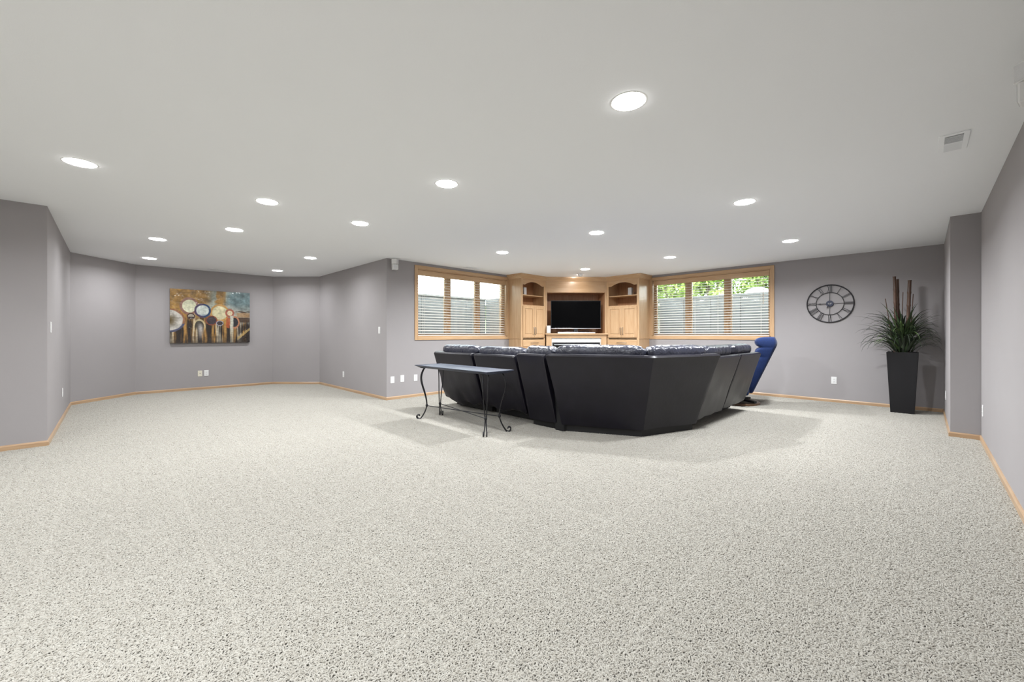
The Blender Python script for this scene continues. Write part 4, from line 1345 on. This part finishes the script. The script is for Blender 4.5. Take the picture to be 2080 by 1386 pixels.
# grass blades: six blade shapes shared by many leaves
rnd = random.Random(77)
blades = []
for bi in range(9):
    Lb = 0.40 + .05 * (bi % 5); bend = (1.2, 1.7, 2.1, .8, 2.5, 1.5, 1.9, 1.0, 2.3)[bi]
    n = 10; V = []; F = []
    x = z = 0.0; th = R(80)
    w0 = .0115
    for k in range(n + 1):
        t = k / n
        w = w0 * (1 - t ** 2.2) + .0006
        V += [(x, -w, z + .15 * w), (x, 0, z - .35 * w), (x, w, z + .15 * w)]
        ds = Lb / n
        x += math.cos(th) * ds; z += math.sin(th) * ds
        th -= bend * (0.3 + 1.6 * t) / n
    for k in range(n):
        for j in range(2):
            F.append((k * 3 + j, k * 3 + j + 1, k * 3 + 4 + j, k * 3 + 3 + j))
    me = bpy.data.meshes.new('leaf'); me.from_pydata(V, [], F); me.polygons.foreach_set('use_smooth', [True] * len(F))
    me.materials.append((M_blade, M_blade3, M_blade2, M_blade, M_blade3, M_blade, M_blade3, M_blade, M_blade3)[bi]); blades.append(me)
for k in range(300):
    me = rnd.choice(blades)
    a = rnd.uniform(0, 6.283); rad = rnd.uniform(0, .12)
    sc = rnd.uniform(.75, 1.15)
    dx, dy = math.cos(a), math.sin(a)
    up = rnd.random()
    tilt = rnd.uniform(-.20, .55 + .35 * up)
    loc = Vector((dx * rad, dy * rad, hh - .05 + .34 * up ** 1.3))
    # keep every blade clear of the two walls next to the planter
    for _ in range(12):
        Mx = Matrix.Translation(loc) @ Matrix.Rotation(a, 4, 'Z') @ Matrix.Rotation(tilt, 4, 'Y') @ Matrix.Scale(sc, 4)
        ps = [Mx @ v.co for v in me.vertices]
        if max(p_.x for p_ in ps) < .355 and min(p_.y for p_ in ps) > -.40: break
        sc *= .92
    link('leaf', me, None, pl, loc, (0, tilt, a), (sc, sc, sc))

# ------------------------------------------------------------------ carpet pile: curled yarns in woven patches
def carpet_pile():
    m = bpy.data.materials.new('carpet_yarn'); m.use_nodes = True
    nt = m.node_tree; N = nt.nodes; L = nt.links
    p_ = N['Principled BSDF']; p_.inputs['Roughness'].default_value = .95; p_.inputs['Specular IOR Level'].default_value = .1
    p_.inputs['Sheen Weight'].default_value = .2; p_.inputs['Sheen Roughness'].default_value = .6
    gm = N.new('ShaderNodeNewGeometry'); cr = N.new('ShaderNodeValToRGB')
    e = cr.color_ramp.elements
    e[0].position = 0.0; e[0].color = (*YARN0, 1)
    e[1].position = 1.0; e[1].color = (*YARN1, 1)
    L.new(gm.outputs['Random Per Island'], cr.inputs['Fac']); L.new(cr.outputs['Color'], p_.inputs['Base Color'])
    rnd = random.Random(3)
    shapes = []
    for k in range(8):
        pts = []; ang = 0.0; x = y = 0.0
        n = 5
        for i in range(n + 1):
            t = i / n
            z = (-.003, .0030, .0052, .0056, .0048, .0026)[i]
            pts.append((x, y, z))
            ang += rnd.uniform(-.1, .9) * (1 if k % 2 else -1) * .7
            x += .0033 * math.cos(ang); y += .0033 * math.sin(ang)
        b = MB().tube(pts, [.0016, .0020, .0022, .0022, .0020, .0011], 5)
        V = np.array(b.v); V[:, :2] -= V[:, :2].mean(0)
        shapes.append((V, b.f))
    PS = .60
    patches = bpy.data.collections.new('pile_patches')
    rs = np.random.RandomState(8)
    for q in range(2):
        NV = []; NF = []; off = 0
        g = 108                                  # jittered grid of tufts
        for i in range(g):
            for j in range(g):
                V, F = shapes[rs.randint(0, 8)]
                a = rs.uniform(0, 6.283); sc = rs.uniform(.85, 1.3)
                c_, s_ = math.cos(a) * sc, math.sin(a) * sc
                cx_ = (i + .5 + rs.uniform(-.7, .7)) / g * PS - PS / 2; cy_ = (j + .5 + rs.uniform(-.7, .7)) / g * PS - PS / 2
                W = np.empty_like(V)
                W[:, 0] = V[:, 0] * c_ - V[:, 1] * s_ + cx_; W[:, 1] = V[:, 0] * s_ + V[:, 1] * c_ + cy_; W[:, 2] = V[:, 2] * sc + rs.uniform(-.0018, .0015)
                NV.append(W); NF += [tuple(k + off for k in f) for f in F]; off += len(V)
        me = bpy.data.meshes.new('pile_patch'); me.from_pydata(np.concatenate(NV).tolist(), [], NF)
        me.polygons.foreach_set('use_smooth', [True] * len(NF))
        me.materials.append(m)
        patches.objects.link(bpy.data.objects.new('pile_patch', me))
    # one point per patch over the whole room
    def inside(px, py):
        c = False; n = len(ROOM)
        for i in range(n):
            x0, y0 = ROOM[i]; x1, y1 = ROOM[(i + 1) % n]
            if (y0 > py) != (y1 > py) and px < (x1 - x0) * (py - y0) / (y1 - y0) + x0: c = not c
        return c
    pts = []
    nx, ny = 21, 20
    for i in range(nx):
        for j in range(ny):
            x = -3.2 + PS / 2 + i * PS * .985; y = -.43 + PS / 2 + j * PS * .985
            if any(inside(x + dx * PS * .5, y + dy * PS * .5) for dx in (-1, 0, 1) for dy in (-1, 0, 1)): pts.append((x, y, 0))
    n = len(pts)
    me = bpy.data.meshes.new('carpet_pile'); me.from_pydata(pts, [], [])
    rot = np.zeros((n, 3), np.float32); rot[:, 2] = rs.randint(0, 4, n) * math.pi / 2
    at = me.attributes.new('rot', 'FLOAT_VECTOR', 'POINT'); at.data.foreach_set('vector', rot.ravel())
    at = me.attributes.new('idx', 'INT', 'POINT'); at.data.foreach_set('value', rs.randint(0, 2, n).astype(np.int32))
    o = link('carpet_pile', me)
    ng = bpy.data.node_groups.new('pile', 'GeometryNodeTree')
    ng.interface.new_socket('Geometry', in_out='INPUT', socket_type='NodeSocketGeometry')
    ng.interface.new_socket('Geometry', in_out='OUTPUT', socket_type='NodeSocketGeometry')
    gi = ng.nodes.new('NodeGroupInput'); go = ng.nodes.new('NodeGroupOutput')
    ip = ng.nodes.new('GeometryNodeInstanceOnPoints'); ci = ng.nodes.new('GeometryNodeCollectionInfo')
    ci.inputs['Collection'].default_value = patches; ci.inputs['Separate Children'].default_value = True; ci.inputs['Reset Children'].default_value = True
    def attr(nm, t):
        q = ng.nodes.new('GeometryNodeInputNamedAttribute'); q.data_type = t; q.inputs['Name'].default_value = nm; return q.outputs['Attribute']
    ip.inputs['Pick Instance'].default_value = True
    lk = ng.links.new
    er = ng.nodes.new('FunctionNodeEulerToRotation')
    lk(attr('rot', 'FLOAT_VECTOR'), er.inputs[0]); lk(er.outputs[0], ip.inputs['Rotation'])
    lk(gi.outputs[0], ip.inputs['Points']); lk(ci.outputs[0], ip.inputs['Instance'])
    lk(attr('idx', 'INT'), ip.inputs['Instance Index'])
    lk(ip.outputs[0], go.inputs[0])
    md = o.modifiers.new('pile', 'NODES'); md.node_group = ng
    tag(o, 'curled beige carpet pile covering the floor', 'carpet', kind='stuff')


carpet_pile()
